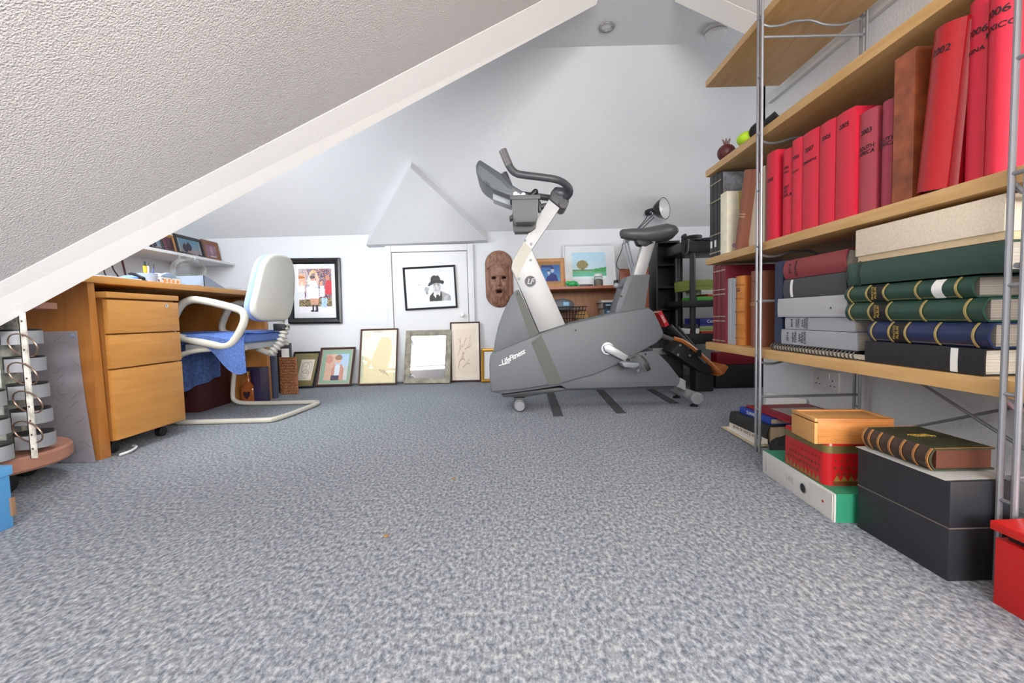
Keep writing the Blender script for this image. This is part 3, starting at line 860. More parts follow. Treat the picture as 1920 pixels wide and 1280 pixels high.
for Y in (YN - .005, YF + .005):
    loop = [(-1.700, .655), (-1.640, .665), (-1.43, .610), (-1.395, .585), (-1.40, .53), (-1.46, .435), (-1.50, .413), (-1.56, .420), (-1.745, .465), (-1.785, .485), (-1.785, .53), (-1.74, .62)]
    part('armrest', G().tube([(x - (.07 if Y > 2.5 else 0), Y, z) for x, z in loop], .0195, 12, closed=True, smooth=2), tubem, t)
# shell back: rounded slab tilted, seen from behind
bc = Vector((-1.375, 2.60, .733))
def slab(cx, thick, w, h0, h1, tilt, grow=0., xoff=0.):
    rings = []
    for (dx, s) in ((0, .90), (.25, .985), (.6, 1.0), (.88, .97), (1, .90)):
        ring = []
        for k in range(40):
            a = 2 * PI * k / 40
            ex = math.copysign(abs(math.cos(a)) ** .55, math.cos(a)); ez = math.copysign(abs(math.sin(a)) ** .55, math.sin(a))
            yy = ex * (w / 2 + grow) * s * (1 - .16 * ez); zz_ = ez * ((h1 - h0) / 2 + grow) * s
            curve = -.10 * (yy / (w / 2)) ** 2 * .35
            ring.append((xoff + dx * thick + curve + tilt * zz_ + .03 * (zz_ / .2) ** 2 * (-.6), yy, zz_))
        rings.append(ring)
    return rings
Mb = Matrix.Translation(bc) @ Matrix.Rotation(math.radians(-4), 4, 'Z')
g = G().loft([[Mb @ Vector(p) for p in r] for r in slab(0, .035, .365, -.195, .195, .15)])
bk = part('backrest', g, cream, t, smooth=50)
g = G().loft([[Mb @ Vector(p) for p in r] for r in slab(0, .035, .36, -.195, .195, .15, xoff=-.036)])
part('back_cushion', g, mat('cushion_blue', '#8fa6d8', .8), bk, smooth=50)
part('back_bracket', G().box(-1.385, -1.315, 2.54, 2.60, .485, .525, .006), black, t)
g = G(); sp = [Vector((-1.325, 2.57, .525)), Vector((-1.335, 2.56, .46)), Vector((-1.36, 2.55, .40)), Vector((-1.40, 2.53, .355))]
N = 44; pp, rads = [], []
for i in range(N):
    f = i / (N - 1) * 3; k = min(2, int(f)); pp.append(sp[k].lerp(sp[k + 1], f - k)); rads.append(.021 + .006 * math.sin(i * 2 * PI / 5.2))
part('bellows', G().tube(pp, rads, 14), mat('bellows_grey', '#a8a59c', .5), t)
part('back_arm', G().tube([(-1.40, 2.53, .355), (-1.44, 2.54, .365), (-1.50, 2.55, .39)], .016, 10, smooth=1), MATS['bellows_grey'], t)
part('adjuster_knob', G().cyl((-1.465, YN + .25, .60), (-1.495, YN + .24, .60), .028).cyl((-1.42, YN + .27, .60), (-1.47, YN + .25, .60), .016), mat('knob_grey', '#7d868f', .4), t)
# towel draped over seat
tow = mat('blue_towel', '#6f8fd4', .95, var=(120, .22), bump=(240, .004))
random.seed(11)
def towel(u, v):
    """u along x (front of seat to back), v across y from far side to near side hang"""
    x = -1.845 + .435 * u
    s = v * .86
    if s < .46: y, z = YF - .03 - s, .482 + .010 * math.sin(9 * u + 4 * v) * math.sin(PI * min(1, s / .46))
    else:
        d = s - .46
        y, z = YN + .018 - .028 * min(1, d / .05) - .008 * math.sin(14 * u + 3), .478 - d
        lim = .035 + .18 * math.exp(-((u - .93) / .30) ** 2)
        z = .478 - min(1, d / .40) * lim
        x += .03 * (u - .6) * d
    return (x, y - (.0 if s < .46 else .0), z)
g = G().sheet(towel, 40, 40, .004)
tw = solo('blue_towel', 'light blue towel draped over seat of beige cantilever chair', 'towel', g, tow)
def towel2(u, v):
    return (-1.865 - .012 * math.sin(5 * u * PI) * v, YN + .06 + .42 * u, .46 - (.26 + .06 * (1 - u)) * v)
g = G().sheet(towel2, 30, 14, .004)
part('front_hang', g, mat('towel_border', '#6a88c8', .95, var=(60, .35), bump=(240, .004)), tw)

# things under the desk
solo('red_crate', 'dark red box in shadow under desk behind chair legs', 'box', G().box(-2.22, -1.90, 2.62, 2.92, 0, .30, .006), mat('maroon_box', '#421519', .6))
t = thing('gift_box', 'dark purple carton standing beside bottle under far end of desk', 'box', (-1.72, 2.93, 0))
part('carton', G().box(-1.80, -1.665, 2.94, 2.975, 0, .235, .002).box(-1.715, -1.665, 2.87, 2.94, 0, .235, .002), mat('purple_card', '#2c2442', .4), t)
t = thing('bottle', 'squat amber bottle with dark heart label under far end of desk', 'bottle', (-1.765, 2.90, 0))
c = Vector((-1.765, 2.90, 0))
def br_(z, w, d): return [c + Vector((math.copysign(abs(math.cos(a)) ** .6, math.cos(a)) * w, math.copysign(abs(math.sin(a)) ** .6, math.sin(a)) * d, z)) for a in [2 * PI * k / 24 for k in range(24)]]
part('body', G().loft([br_(z, w, d) for z, w, d in ((0, .042, .02), (.005, .048, .024), (.09, .05, .026), (.115, .042, .023), (.13, .022, .016), (.145, .013, .012), (.19, .012, .012))]), mat('amber_glass', '#8a4a24', .1), t)
part('cap', G().cyl(c + Vector((0, 0, .188)), c + Vector((0, 0, .212)), .014), mat('cap_gold', '#8a6a3a', .3, .6), t)
ht = [(0.0, .028), (.022, .055), (.024, .075), (.012, .082), (0, .073), (-.012, .082), (-.024, .075), (-.022, .055)]
part('heart_label', G().prism([(c.x + x, 2.8735, z) for x, z in ht], (0, .002, 0)), mat('label_dark', '#2e1c22', .4), t)
# wicker tray and slim items beyond the desk
solo('folder', 'dark upright folder with slim white label beyond far leg of desk', 'folder', G().box(-1.76, -1.662, 3.05, 3.075, 0, .30, .002), mat('dark_blue_folder', '#3a4258', .5))
t = thing('wicker_tray', 'brown wicker tray stood on its edge beyond far leg of desk', 'tray', (-1.6, 3.22, 0))
wick = mat('wicker', '#8a5a38', .7, var=(60, .4))
wx = (-1.66, -1.54); wyy = (3.19, 3.20)
ang = math.radians(8)
g = G().box(-1.71, -1.60, 3.215, 3.225, .0, .27)
part('panel', g, wick, t)
g = G()
for k in range(13):
    z = .012 + k * .0205
    g.tube([(-1.71 + .11 * i / 12, 3.212 + (.004 if (i + k) % 2 else -.006), z) for i in range(13)], .0075, 6)
part('weave', g, wick, t, kind='stuff')
part('rim', G().tube([(-1.713, 3.214, .008), (-1.597, 3.214, .008), (-1.597, 3.214, .272), (-1.713, 3.214, .272)], .009, 8, closed=True), wick, t)
t = thing('label_card', 'small white card in dark holder above wicker tray', 'card', (-1.60, 3.30, .36))
solo_y = 3.30
t.location = (-1.60, 3.26, 0); WM[t.name] = Matrix.Translation(t.location)
part('holder', G().box(-1.775, -1.675, 3.285, 3.32, 0, .375, .003), mat('holder_dark', '#35363c', .5), t)
part('card', G().box(-1.735, -1.68, 3.281, 3.285, .265, .335), paper, t)

# ---------------------------------------------------------------- on the desk
zt = DZ
def on(px, X): return at(px, 540, X=X).y
solo('paper_pile', 'loose white papers at near end of desktop', 'papers', G().box(-1.92, -1.70, 1.76, 1.98, zt, zt + .006, M=None).box(-1.90, -1.69, 1.82, 2.02, zt + .006, zt + .010), mat('desk_paper', '#bcc8d8', .7))
random.seed(2)
g = G().ball((-1.74, on(243, -1.74), zt + .012), .028, (1.3, 1, .5))
for v in g.b.verts: v.co += Vector((random.uniform(-.004, .004), random.uniform(-.004, .004), abs(random.uniform(-.003, .004))))
solo('blue_cloth', 'small crumpled blue cloth on desktop beside papers', 'cloth', g, tow)
yy = on(255, -1.76)
t = thing('stapler', 'black stapler with raised arm on desktop', 'stapler', (-1.76, yy, zt))
part('base', G().box(-1.775, -1.715, yy - .014, yy + .014, zt, zt + .012, .004), black, t)
part('arm', G().prism([(-1.72, yy - .010, zt + .012), (-1.72, yy - .010, zt + .024), (-1.76, yy - .022, zt + .046), (-1.778, yy - .022, zt + .042), (-1.772, yy - .012, zt + .026)], (0, .024, 0), .004), black, t)
yy = on(277, -1.74)
t = thing('pen_pot', 'white plastic pot of pens on desktop', 'pot', (-1.74, yy, zt))
part('pot', G().lathe([(0, 0), (.036, 0), (.042, .045), (.039, .045), (.034, .004), (0, .004)], (-1.74, yy, zt), n=28), mat('pot_white', '#98a5bc', .4), t)
for name, dx, dy, h, r, cm, lab in (('glue_stick', .012, -.022, .080, .008, mat('yellow_plastic', '#e0a02a', .4), 'yellow glue stick'), ('pen', -.01, .012, .078, .0035, black, 'black pen'), ('pen', .016, .022, .072, .0035, mat('pen_blue', '#4a5a8a', .4), 'blue pen'), ('pen', -.014, .028, .084, .004, white, 'white pen')):
    o = solo(name, lab + ' standing in white pen pot', 'glue stick' if 'glue' in name else 'pen', G().cyl((-1.74 + dx * .6, yy + dy * .6, zt + .006), (-1.74 + dx, yy + dy, zt + h), r, n=10), cm)
    part('cap', G().cyl((-1.74 + dx, yy + dy, zt + h), (-1.74 + dx * 1.08, yy + dy * 1.08, zt + h + .02), r * .8, r * .5, n=10), black if cm is not black else chrome, o)
ya, yb_ = on(294, -1.74), on(331, -1.74)
t = thing('floral_box', 'small white open box printed with flowers on desktop', 'box', (-1.75, (ya + yb_) / 2, zt))
flo = dotmat('floral_print', '#c6c3ba', '#6a5a7a', 55, .25)
g = G()
for a in ((-1.72, -1.717, ya, yb_), (-1.80, -1.797, ya, yb_), (-1.797, -1.72, ya, ya + .003), (-1.797, -1.72, yb_ - .003, yb_)): g.box(*a, zt, zt + .034)
g.box(-1.797, -1.72, ya + .003, yb_ - .003, zt, zt + .003)
part('walls', g, flo, t)
g = G()
for k, cc in enumerate((.2, .4, .62, .85)): g.cyl((-1.7168, ya + (yb_ - ya) * cc, zt + .018), (-1.7162, ya + (yb_ - ya) * cc, zt + .018), .009, n=10)
part('flower_motifs', g, mat('motif_orange', '#d08a4a', .6), t)
g = G().sheet(lambda u, v: (-1.79 + .065 * u, ya + .005 + (yb_ - ya - .012) * v, zt + .034 + .022 * math.sin(PI * v) + .006 * math.sin(9 * u)), 8, 8, .001)
solo('folded_papers', 'folded pale papers heaped in floral box', 'papers', g, mat('desk_paper', '#bcc8d8', .7))
yc = on(356, -1.80)
t = thing('fish_bowl', 'round clear glass bowl on desktop', 'bowl', (-1.80, yc, zt))
R = .088
prof = [(0, .002), (.05, .002)]
for k in range(1, 14):
    a = -PI / 2 + .55 + k * (PI - 1.05) / 13
    prof.append((R * math.cos(a), .082 + R * 1.08 * math.sin(a)))
prof.append((.046, .186))
inner_ = [(max(0, r - .003), z + (.003 if i < 2 else 0)) for i, (r, z) in enumerate(prof)][::-1]
part('glass', G().lathe(prof, (-1.80, yc, zt), n=40), clear, t)
part('rim', G().tube([(-1.80 + .046 * math.cos(a), yc + .046 * math.sin(a), zt + .186) for a in [2 * PI * k / 32 for k in range(32)]], .0028, 6, closed=True), clear, t)
g = G().lathe([(0, 0), (.042, 0), (.056, .012), (0, .013)], (-1.80, yc, zt + .003), n=24)
part('pebbles', g, mat('bowl_bits', '#b08a72', .6, var=(60, .5)), t, kind='stuff')
y3, y4 = on(380, -1.74), on(425, -1.74)
t = thing('letter_tray', 'pale grey wedge shaped file holder on desktop right of glass bowl', 'file holder', (-1.8, (y3 + y4) / 2, zt))
g = G().prism([(-1.73, y3, zt), (-1.73, y4, zt), (-1.73, y3 + .015, zt + .072), (-1.73, y3, zt + .072)], (-.003, 0, 0))
g.prism([(-1.99, y3, zt), (-1.99, y4, zt), (-1.99, y3 + .015, zt + .072), (-1.99, y3, zt + .072)], (.003, 0, 0))
g.box(-1.99, -1.73, y3, y3 + .003, zt, zt + .072).box(-1.987, -1.733, y3, y4, zt, zt + .003)
part('shell', g, mat('tray_grey', '#7f8b9c', .4), t)
part('papers', G().box(-1.98, -1.74, y3 + .006, y4 - .04, zt + .003, zt + .02), paper, t)
g = G().sheet(lambda u, v: (-1.72 - .12 * u, on(428, -1.72) + .14 * v, zt + .004 + .018 * math.sin(5 * v + 2 * u) ** 2 * (1 - .5 * u)), 14, 14)
solo('plastic_wallet', 'crumpled clear plastic wallet at far corner of desktop', 'plastic wallet', g, glassmat('plastic_film', (.94, .96, .97), 1.6, .15))

# left wall shelf, frames on it, cables
t = thing('wall_shelf', 'white wall shelf above far end of desk', 'shelf', (-2.45, 2.9, 1.02))
SZ = 1.035
part('board', G().box(-2.62, -2.30, 2.45, 3.69, SZ - .02, SZ, .002), white, t)
for yb2 in (2.75, 3.4):
    part('bracket', G().box(-2.62, -2.61, yb2 - .008, yb2 + .008, SZ - .085, SZ - .02).prism([(-2.612, yb2 - .003, SZ - .085), (-2.612, yb2 - .003, SZ - .02), (-2.45, yb2 - .003, SZ - .02)], (0, .006, 0)), white, t)
def shelfframe(label, pxa, pxb, pytop, X, fw, fm, pic, n, pr, name='framed_photo', inn=None, dx=.03):
    a, b_ = at(pxa, 470, X=X).y, at(pxb, 470, X=X).y
    topz = at((pxa + pxb) / 2, pytop, X=X).z
    return frame(name, label, (X, a, SZ + .002), (X, b_, SZ + .002), (X - dx, a, topz), fw, .014, fm, paper, pic=pic, n=n, picrect=pr, picname='photograph', cat='photo frame')
shelfframe('black photo frame with two people by the sea on white wall shelf', 333, 383, 444, -2.36, .022, dkblack, couple_sea, (40, 30), (.14, .87, .15, .85))
shelfframe('brown photo frame with pink photograph at far end of white wall shelf', 383, 413, 452, -2.40, .034, wood('mid_wood', '#7a4a34', '#8a583e', (4, 20, 20)), pinkphoto, (26, 30), (.2, .78, .2, .8))
shelfframe('wooden photo frame partly hidden by beam on white wall shelf', 306, 333, 440, -2.42, .02, wood('warm_wood', '#b07a44', '#c08a54', (4, 20, 20)), pinkphoto, (16, 20), (.2, .8, .15, .85))
shelfframe('black photo frame nearest the beam on white wall shelf', 282, 309, 440, -2.37, .018, dkblack, couple_sea, (16, 20), (.15, .85, .12, .88))
g = G(); ya, yb_ = at(385, 470, X=-2.56).y, at(408, 470, X=-2.56).y
g.box(-2.562, -2.558, ya, yb_, SZ + .001, SZ + .2)
solo('acrylic_sheet', 'upright clear acrylic sheet behind frames on white wall shelf', 'sheet', g, clear)
for k, (lab, P) in enumerate((('dark cable hanging below shelf, nearest the beam', [(196, 512), (199, 517), (203, 521)]), ('thin dark cable curving down behind papers', [(209, 496), (214, 508), (224, 520)]), ('short red-brown cable hanging straight below wall shelf', [(228, 486), (232, 500), (236, 519)]))):
    pts = [at(px, py, X=-2.60) for px, py in P]; pts = [pts[0] + Vector((0, -.02, .10))] + pts + [pts[-1] + Vector((0, .01, -.25))]
    solo('cable', lab, 'cable', G().tube(pts, .006 if k == 2 else .004, 8, smooth=2), mat('cable_brown%d' % k, ('#4a3a38', '#3c3434', '#5a2a30')[k], .5))

# ---------------------------------------------------------------- exercise bike
BY = 2.56                                          # centre plane of the bike
def bz(zx, zy, Y): return at(860 + zx * .42180, 260 + zy * .42180, Y=Y)
def plate(poly, y0, y1, bev=.0, seg=2):
    return G().prism([bz(x, y, y0) for x, y in poly], (0, y1 - y0, 0), bev, seg)
shell = mat('bike_shell', '#63676b', .45, bump=(900, .0004))
shell2 = mat('bike_shell_dark', '#55554f', .5, bump=(900, .0004))
alum = mat('bike_aluminium', '#a9a9a8', .45, .3)
grip = mat('bike_grip', '#4b4d50', .5)
bolt = mat('bolt', '#77787a', .45, .3)
t = thing('exercise_bike', 'grey upright exercise bike with aluminium neck in middle of carpet', 'exercise bike', (.4, BY, 0))
# lower fairing
low = [(144, 1128), (138, 1070), (136, 1000), (140, 962), (152, 952), (300, 920), (480, 960), (700, 960), (868, 940), (890, 955), (935, 1000), (986, 1066), (984, 1085), (972, 1100), (480, 1113), (455, 1098), (300, 1122), (200, 1135)]
part('lower_fairing', plate(low, BY - .085, BY + .085, .012), shell, t)
up = [(152, 952), (355, 868), (440, 838), (520, 815), (690, 775), (845, 750), (868, 768), (890, 812), (912, 862), (905, 885), (880, 908), (830, 936), (700, 1008), (600, 1050), (470, 1084), (300, 1112), (146, 1126), (138, 1070), (136, 1000), (140, 962)]
u_ = part('upper_fairing', plate(up, BY - .11, BY + .11, .018, 3), shell, t)
part('dark_band', plate([(322, 906), (366, 870), (462, 1084), (400, 1095)], BY - .1115, BY - .106), shell2, u_, label='darker slanting band on grey fairing')
nose = [(266, 668), (252, 675), (232, 700), (200, 765), (176, 830), (162, 890), (153, 953), (250, 925), (357, 868)]
n_ = part('nose_fairing', plate(nose, BY - .09, BY + .09, .014), shell, t)
part('dark_band', plate([(250, 690), (268, 672), (357, 864), (315, 880)], BY - .0915, BY - .086), shell2, n_)
part('base_rail', plate([(190, 1138), (440, 1106), (486, 1108), (960, 1098), (960, 1112), (480, 1118), (300, 1148), (200, 1150)], BY - .05, BY + .05, .004), mat('rail_dark', '#3d3f42', .5), t)
# aluminium neck and seat tower
neck = [(358, 862), (475, 825), (325, 490), (456, 296), (403, 266), (288, 455), (240, 540), (234, 575), (262, 640)]
nk = part('neck', plate(neck, BY - .045, BY + .045, .006), alum, t)
part('neck_upper_plate', plate([(325, 492), (456, 297), (404, 267), (289, 456)], BY - .0475, BY - .044), alum, nk)
part('neck_joint_cover', plate([(290, 458), (325, 492), (256, 620), (236, 575), (242, 541)], BY - .0465, BY - .043), mat('cream_cover', '#c2bbae', .5), nk)
for bx, by in ((295, 452), (322, 468), (320, 540), (268, 622)):
    c = bz(bx, by, BY - .047); part('bolt', G().cyl(c, c - Vector((0, .005, 0)), .0075, n=12), bolt, nk)
c = bz(318, 634, BY - .047)
part('badge', G().cyl(c + Vector((0, .002, 0)), c - Vector((0, .002, 0)), .033, n=36), mat('badge_grey', '#4c4c4b', .5), nk)
white2 = mat('badge_white', '#c9c9c8', .5)
part('badge_ring', G().tube([c + Vector((.0325 * math.cos(a), -.002, .0325 * math.sin(a))) for a in [2 * PI * k / 36 for k in range(36)]], .0019, 6, closed=True), white2, nk)
badge = textmesh('LF', .044, Matrix.Translation(c - Vector((0, .0031, .001))) @ Matrix.Rotation(PI / 2, 4, 'X'), shear=.28, bold=.0004, spacing=.85)
part('badge_letters', badge, white2, nk)
cy_ = BY - .1115
p0, p1 = bz(185, 1003, cy_), bz(296, 945, cy_)
d = p1 - p0; an = math.atan2(d.z, d.x)
tm = textmesh('LifeFitness', .041, Matrix.Translation((p0 + p1) / 2 - Vector((0, .0008, -.004))) @ Matrix.Rotation(-an, 4, 'Y') @ Matrix.Rotation(PI / 2, 4, 'X'), shear=.35, bold=.0008, spacing=.88)
xs_ = [v.co.x for v in tm.vertices]; 
part('maker_name', tm, white, u_)
part('name_underline', plate([(178, 1006), (228, 993), (229, 996), (180, 1010)], cy_ - .0008, cy_ + .001), white, u_)
tower = [(750, 614), (768, 606), (852, 602), (845, 650), (828, 757), (695, 776), (702, 742), (735, 645)]
tw_ = part('seat_tower', plate(tower, BY - .075, BY + .075, .008), shell, t)
part('tower_panel', plate([(775, 616), (850, 604), (828, 752), (718, 770), (760, 650)], BY - .0775, BY - .07), mat('tower_panel', '#595c5f', .5), tw_)
c0, c1 = bz(700, 652, BY - .10), bz(722, 657, BY - .02)
part('adjust_lever', G().cyl(c0, c1, .012, n=14).ball(c0, .015), mat('lever_grey', '#8e9398', .4), t)
sp_ = part('seat_post', plate([(822, 458), (876, 455), (830, 608), (777, 606)], BY - .028, BY + .028, .004), alum, t)
part('post_rail', plate([(868, 458), (874, 457), (829, 606), (822, 606)], BY - .0295, BY - .027), mat('rail_grey', '#8d8f90', .35, .6), sp_)  # darker grey strip along the edge of the post
# saddle lofted from nose to tail
rings = []
for zx, ztop, zbot, w in ((718, 408, 430, .018), (724, 402, 442, .032), (760, 399, 450, .042), (820, 397, 458, .058), (870, 388, 460, .085), (905, 382, 458, .115), (935, 391, 452, .122), (950, 406, 436, .10), (955, 416, 426, .055)):
    a, b_ = bz(zx, ztop, BY), bz(zx, zbot, BY)
    cz, hz = (a.z + b_.z) / 2, (a.z - b_.z) / 2
    ring = []
    for k in range(20):
        an = 2 * PI * k / 20
        yy = math.copysign(abs(math.cos(an)) ** .7, math.cos(an)) * w
        zz2 = math.sin(an) * hz
        if math.sin(an) > 0: zz2 -= .12 * hz * math.exp(-(yy / (.35 * w + .004)) ** 2)
        ring.append((a.x, BY + yy, cz + zz2))
    rings.append(ring)
sd = part('saddle', G().loft(rings), mat('saddle_vinyl', '#505153', .42), t, smooth=60)
part('saddle_clamp', plate([(790, 448), (850, 452), (870, 462), (830, 480), (800, 470)], BY - .03, BY + .03, .004), black, sd)
# crank and pedal
c = bz(660, 931, BY - .112)
cr = part('crank_disc', G().cyl(c, c - Vector((0, .012, 0)), .0345, n=36), steel, t)
for a in (.6, 2.5, 4.3):
    q = c + Vector((.024 * math.cos(a), -.012, .024 * math.sin(a)))
    part('bolt', G().cyl(q, q - Vector((0, .002, 0)), .004, n=10), black, cr)
part('crank_arm', plate([(645, 922), (672, 912), (762, 968), (770, 985), (752, 995), (652, 945)], BY - .155, BY - .125, .006), mat('crank_alloy', '#b5b6b8', .35, .5), t)
q = bz(752, 984, BY - .15); part('crank_end_bolt', G().cyl(q + Vector((0, .0, 0)), q - Vector((0, .008, 0)), .013, n=14), black, t)
pd = part('pedal', plate([(725, 998), (742, 993), (800, 996), (806, 1008), (780, 1018), (738, 1016)], BY - .25, BY - .16, .005), mat('pedal_grey', '#7e848a', .4), t)
q = bz(797, 1030, BY - .2); part('pedal_weight', G().ball(q, .012, (1, 1.4, 1.2)), mat('pedal_dark', '#6c7074', .4), pd)
st = [bz(x, y, BY - .23) for x, y in ((768, 972), (790, 962), (820, 965), (838, 985), (850, 1005), (845, 1020))]
g = G()
g.sheet(lambda u, v: st[min(5, int(round(u * 5)))] + Vector((0, .075 * v, 0)), 5, 3, .003)
part('pedal_strap', g, mat('strap_grey', '#a2a29c', .5), pd)
part('strap_buckle', plate([(825, 1000), (846, 1004), (856, 1024), (840, 1036), (832, 1020)], BY - .236, BY - .228, .001), black, pd)
for zx, zy, yy in ((520, 851, -.111), (830, 957, -.086), (722, 700, -.076), (262, 690, -.092)):
    q = bz(zx, zy, BY + yy); part('screw_hole', G().cyl(q, q - Vector((0, .0025, 0)), .006, n=12), black, t)
# front roller feet, rear stabiliser
for s in (-1, 1):
    yf = BY + s * .13
    cx = bz(271, 1176, 2.43).x
    part('transport_wheel', G().lathe([(0, -.028), (.026, -.028), (.033, -.014), (.033, .014), (.026, .028), (0, .028)], M=Matrix.Translation((cx, yf, .034)) @ Matrix.Rotation(PI / 2, 4, 'X'), n=24), mat('wheel_grey', '#85878a', .5), t)
part('front_axle', G().cyl((cx, BY - .12, .036), (cx, BY + .12, .036), .016, n=14).box(cx - .03, cx + .03, BY - .06, BY + .06, .03, .062, .004), MATS['rail_dark'], t)
q = bz(1050, 1112, 2.40); ra = Vector((1.085, 2.37, .052)); rb = Vector((.985, 2.62, .075))
rearx = 1.04
part('stabiliser', G().cyl((1.015, 2.44, .055), (1.015, 2.72, .055), .030, n=20).prism([bz(985, 1062, 2.5), bz(1010, 1075, 2.5), bz(1010, 1120, 2.5), bz(965, 1100, 2.5)], (0, .12, 0), .004), mat('foot_grey', '#95979a', .45), t)
part('stabiliser_cap', G().lathe([(0, -.02), (.026, -.02), (.034, -.012), (.034, .03), (.030, .034), (0, .034)], M=Matrix.Translation((1.015, 2.42, .055)) @ Matrix.Rotation(PI / 2, 4, 'X'), n=24), MATS['wheel_grey'], t)
for yy in (2.45, 2.71):
    part('foot_pad', G().lathe([(0, 0), (.022, 0), (.022, .009), (.008, .012), (.008, .028), (0, .028)], (1.02, yy, 0), n=18), black, t)
# handlebar head, bars, console, cups
hd = [(412, 232), (430, 212), (475, 214), (500, 232), (496, 262), (470, 300), (455, 310), (402, 268)]
h_ = part('handlebar_head', plate(hd, BY - .06, BY + .06, .010, 3), grip, t)
q = bz(460, 303, BY); part('tilt_knob', G().cyl(q - Vector((0, .075, 0)), q + Vector((0, .075, 0)), .026, n=24), mat('knob_black', '#2d2e30', .4), h_)
q = bz(458, 235, BY - .06); part('head_boss', G().ball(q, .03, (1.2, .35, .8)), mat('boss_grey', '#5b6065', .35), h_)
bar = mat('bar_rubber', '#4a4d50', .4)
for s, yy in ((-1, BY - .185), (1, BY + .185)):
    P = [(196, 52), (212, 92), (230, 132), (250, 152), (275, 160), (360, 170), (440, 181), (480, 192), (505, 208), (503, 226), (480, 232)]
    pts = []
    for k, (x, y) in enumerate(P):
        yk = yy if k < 7 else (yy + (BY - yy) * (k - 6) / 5.0)
        w = bz(x, y, BY - .185); pts.append(Vector((w.x, yk, w.z)))
    part('handlebar', G().tube(pts, .0195, 14, smooth=2), bar, t)
    q0, q1 = pts[0], pts[1].lerp(pts[2], .7)
    part('hand_grip', G().tube([q0 + (q0 - q1) * .02, q0.lerp(q1, .5), q1], .0212, 14), mat('grip_sensor', '#6d6a6a', .4), t)
con = [(78, 150), (76, 118), (86, 98), (96, 94), (190, 155), (236, 204), (300, 243), (290, 262), (244, 262), (152, 226), (112, 200), (92, 180)]
cn = part('console', plate(con, BY - .125, BY + .125, .012, 3), mat('console_grey', '#50565b', .4), t)
part('console_side', plate([(82, 150), (90, 115), (190, 190), (236, 238), (160, 222), (115, 195)], BY - .1275, BY - .12), mat('console_side', '#61686d', .45), cn)
part('reading_lip', plate([(188, 158), (208, 145), (218, 152), (228, 190), (234, 200), (222, 204)], BY - .12, BY + .12, .004), grip, cn)
part('console_bracket', plate([(148, 212), (164, 232), (232, 262), (236, 300), (152, 268), (152, 240), (140, 226)], BY - .05, BY + .05, .003), mat('bracket_clear', '#aeb2b5', .5), t)
g = G()
for a in range(4):
    x = 112 + a * 7; g.prism([bz(x, 183 + a * 4, BY - .128), bz(x + 3, 185 + a * 4, BY - .128), bz(x + 6, 200 + a * 4, BY - .128), bz(x + 3, 198 + a * 4, BY - .128)], (0, .001, 0))
part('speaker_slots', g, black, cn, kind='stuff')
def cup(zx0, zx1, zxb0, zxb1, zt_, zb, yc, wy):
    a, b_ = bz(zx0, zt_, yc), bz(zx1, zt_, yc); c_, d_ = bz(zxb0, zb, yc), bz(zxb1, zb, yc)
    def ring(l, r, z, w, ins=0): return [(l + ins, yc - w + ins, z), (r - ins, yc - w + ins, z), (r - ins, yc + w - ins, z), (l + ins, yc + w - ins, z)]
    mid = .7
    g = G().loft([ring(c_.x, d_.x, c_.z, wy * .8), ring(c_.x + (a.x - c_.x) * mid, d_.x + (b_.x - d_.x) * mid, c_.z + (a.z - c_.z) * .22, wy * .95), ring(a.x, b_.x, a.z, wy), ring(a.x, b_.x, a.z, wy, .003), ring(c_.x, d_.x, c_.z + .006, wy * .8, .003)])
    return g
YC = BY - .165
b1 = part('cup_holder', cup(236, 352, 254, 338, 276, 378, YC, .05), mat('cup_grey', '#5f6060', .5), t)
g = G(); a, b_ = bz(228, 264, YC), bz(360, 279, YC)
for bx in ((a.x, b_.x, YC - .058, YC - .048), (a.x, b_.x, YC + .048, YC + .058), (a.x, a.x + .01, YC - .048, YC + .048), (b_.x - .01, b_.x, YC - .048, YC + .048)): g.box(bx[0], bx[1], bx[2], bx[3], b_.z, a.z, .002)
part('cup_rim', g, MATS['cup_grey'], b1)
part('cup_clip', plate([(352, 278), (366, 278), (368, 320), (356, 322)], YC - .02, YC + .03, .002), black, b1)
part('cup_holder', cup(238, 350, 250, 318, 342, 420, BY - .04, .05), MATS['cup_grey'], t)
part('cup_tab', plate([(224, 345), (240, 335), (246, 350), (228, 358)], BY - .08, BY + .0, .002), MATS['cup_grey'], t)
part('pivot_bar', plate([(362, 288), (400, 284), (385, 305), (362, 308)], BY - .03, BY + .03, .004), black, t)
# things lying in the cup
g = G(); random.seed(4); a = bz(268, 250, YC)
for k in range(7): g.ball(a + Vector((random.uniform(-.022, .03), random.uniform(-.02, .02), random.uniform(-.02, .006))), random.uniform(.010, .015), u=10, v=7)
solo('tissue', 'white crumpled tissue in cup holder of exercise bike', 'tissue', g, paper)
a = bz(300, 256, YC)
solo('wrapped_sweet', 'small orange and white wrapped sweet in bike cup holder', 'sweet', G().ball(a, .011, (1.4, 1, .8), 10, 7).box(a.x - .004, a.x + .004, a.y - .004, a.y + .004, a.z - .03, a.z), mat('sweet_orange', '#d8a48c', .5))
a = bz(318, 258, YC - .02); b_ = bz(341, 236, YC - .02)
g = G().tube([a - Vector((.01, 0, .03)), a, a.lerp(b_, .6), b_], .0155, 14); g.ball(b_, .0165)
solo('bottle', 'black rubber bottle with rounded top standing in bike cup holder', 'bottle', g, mat('bottle_black', '#232427', .4))

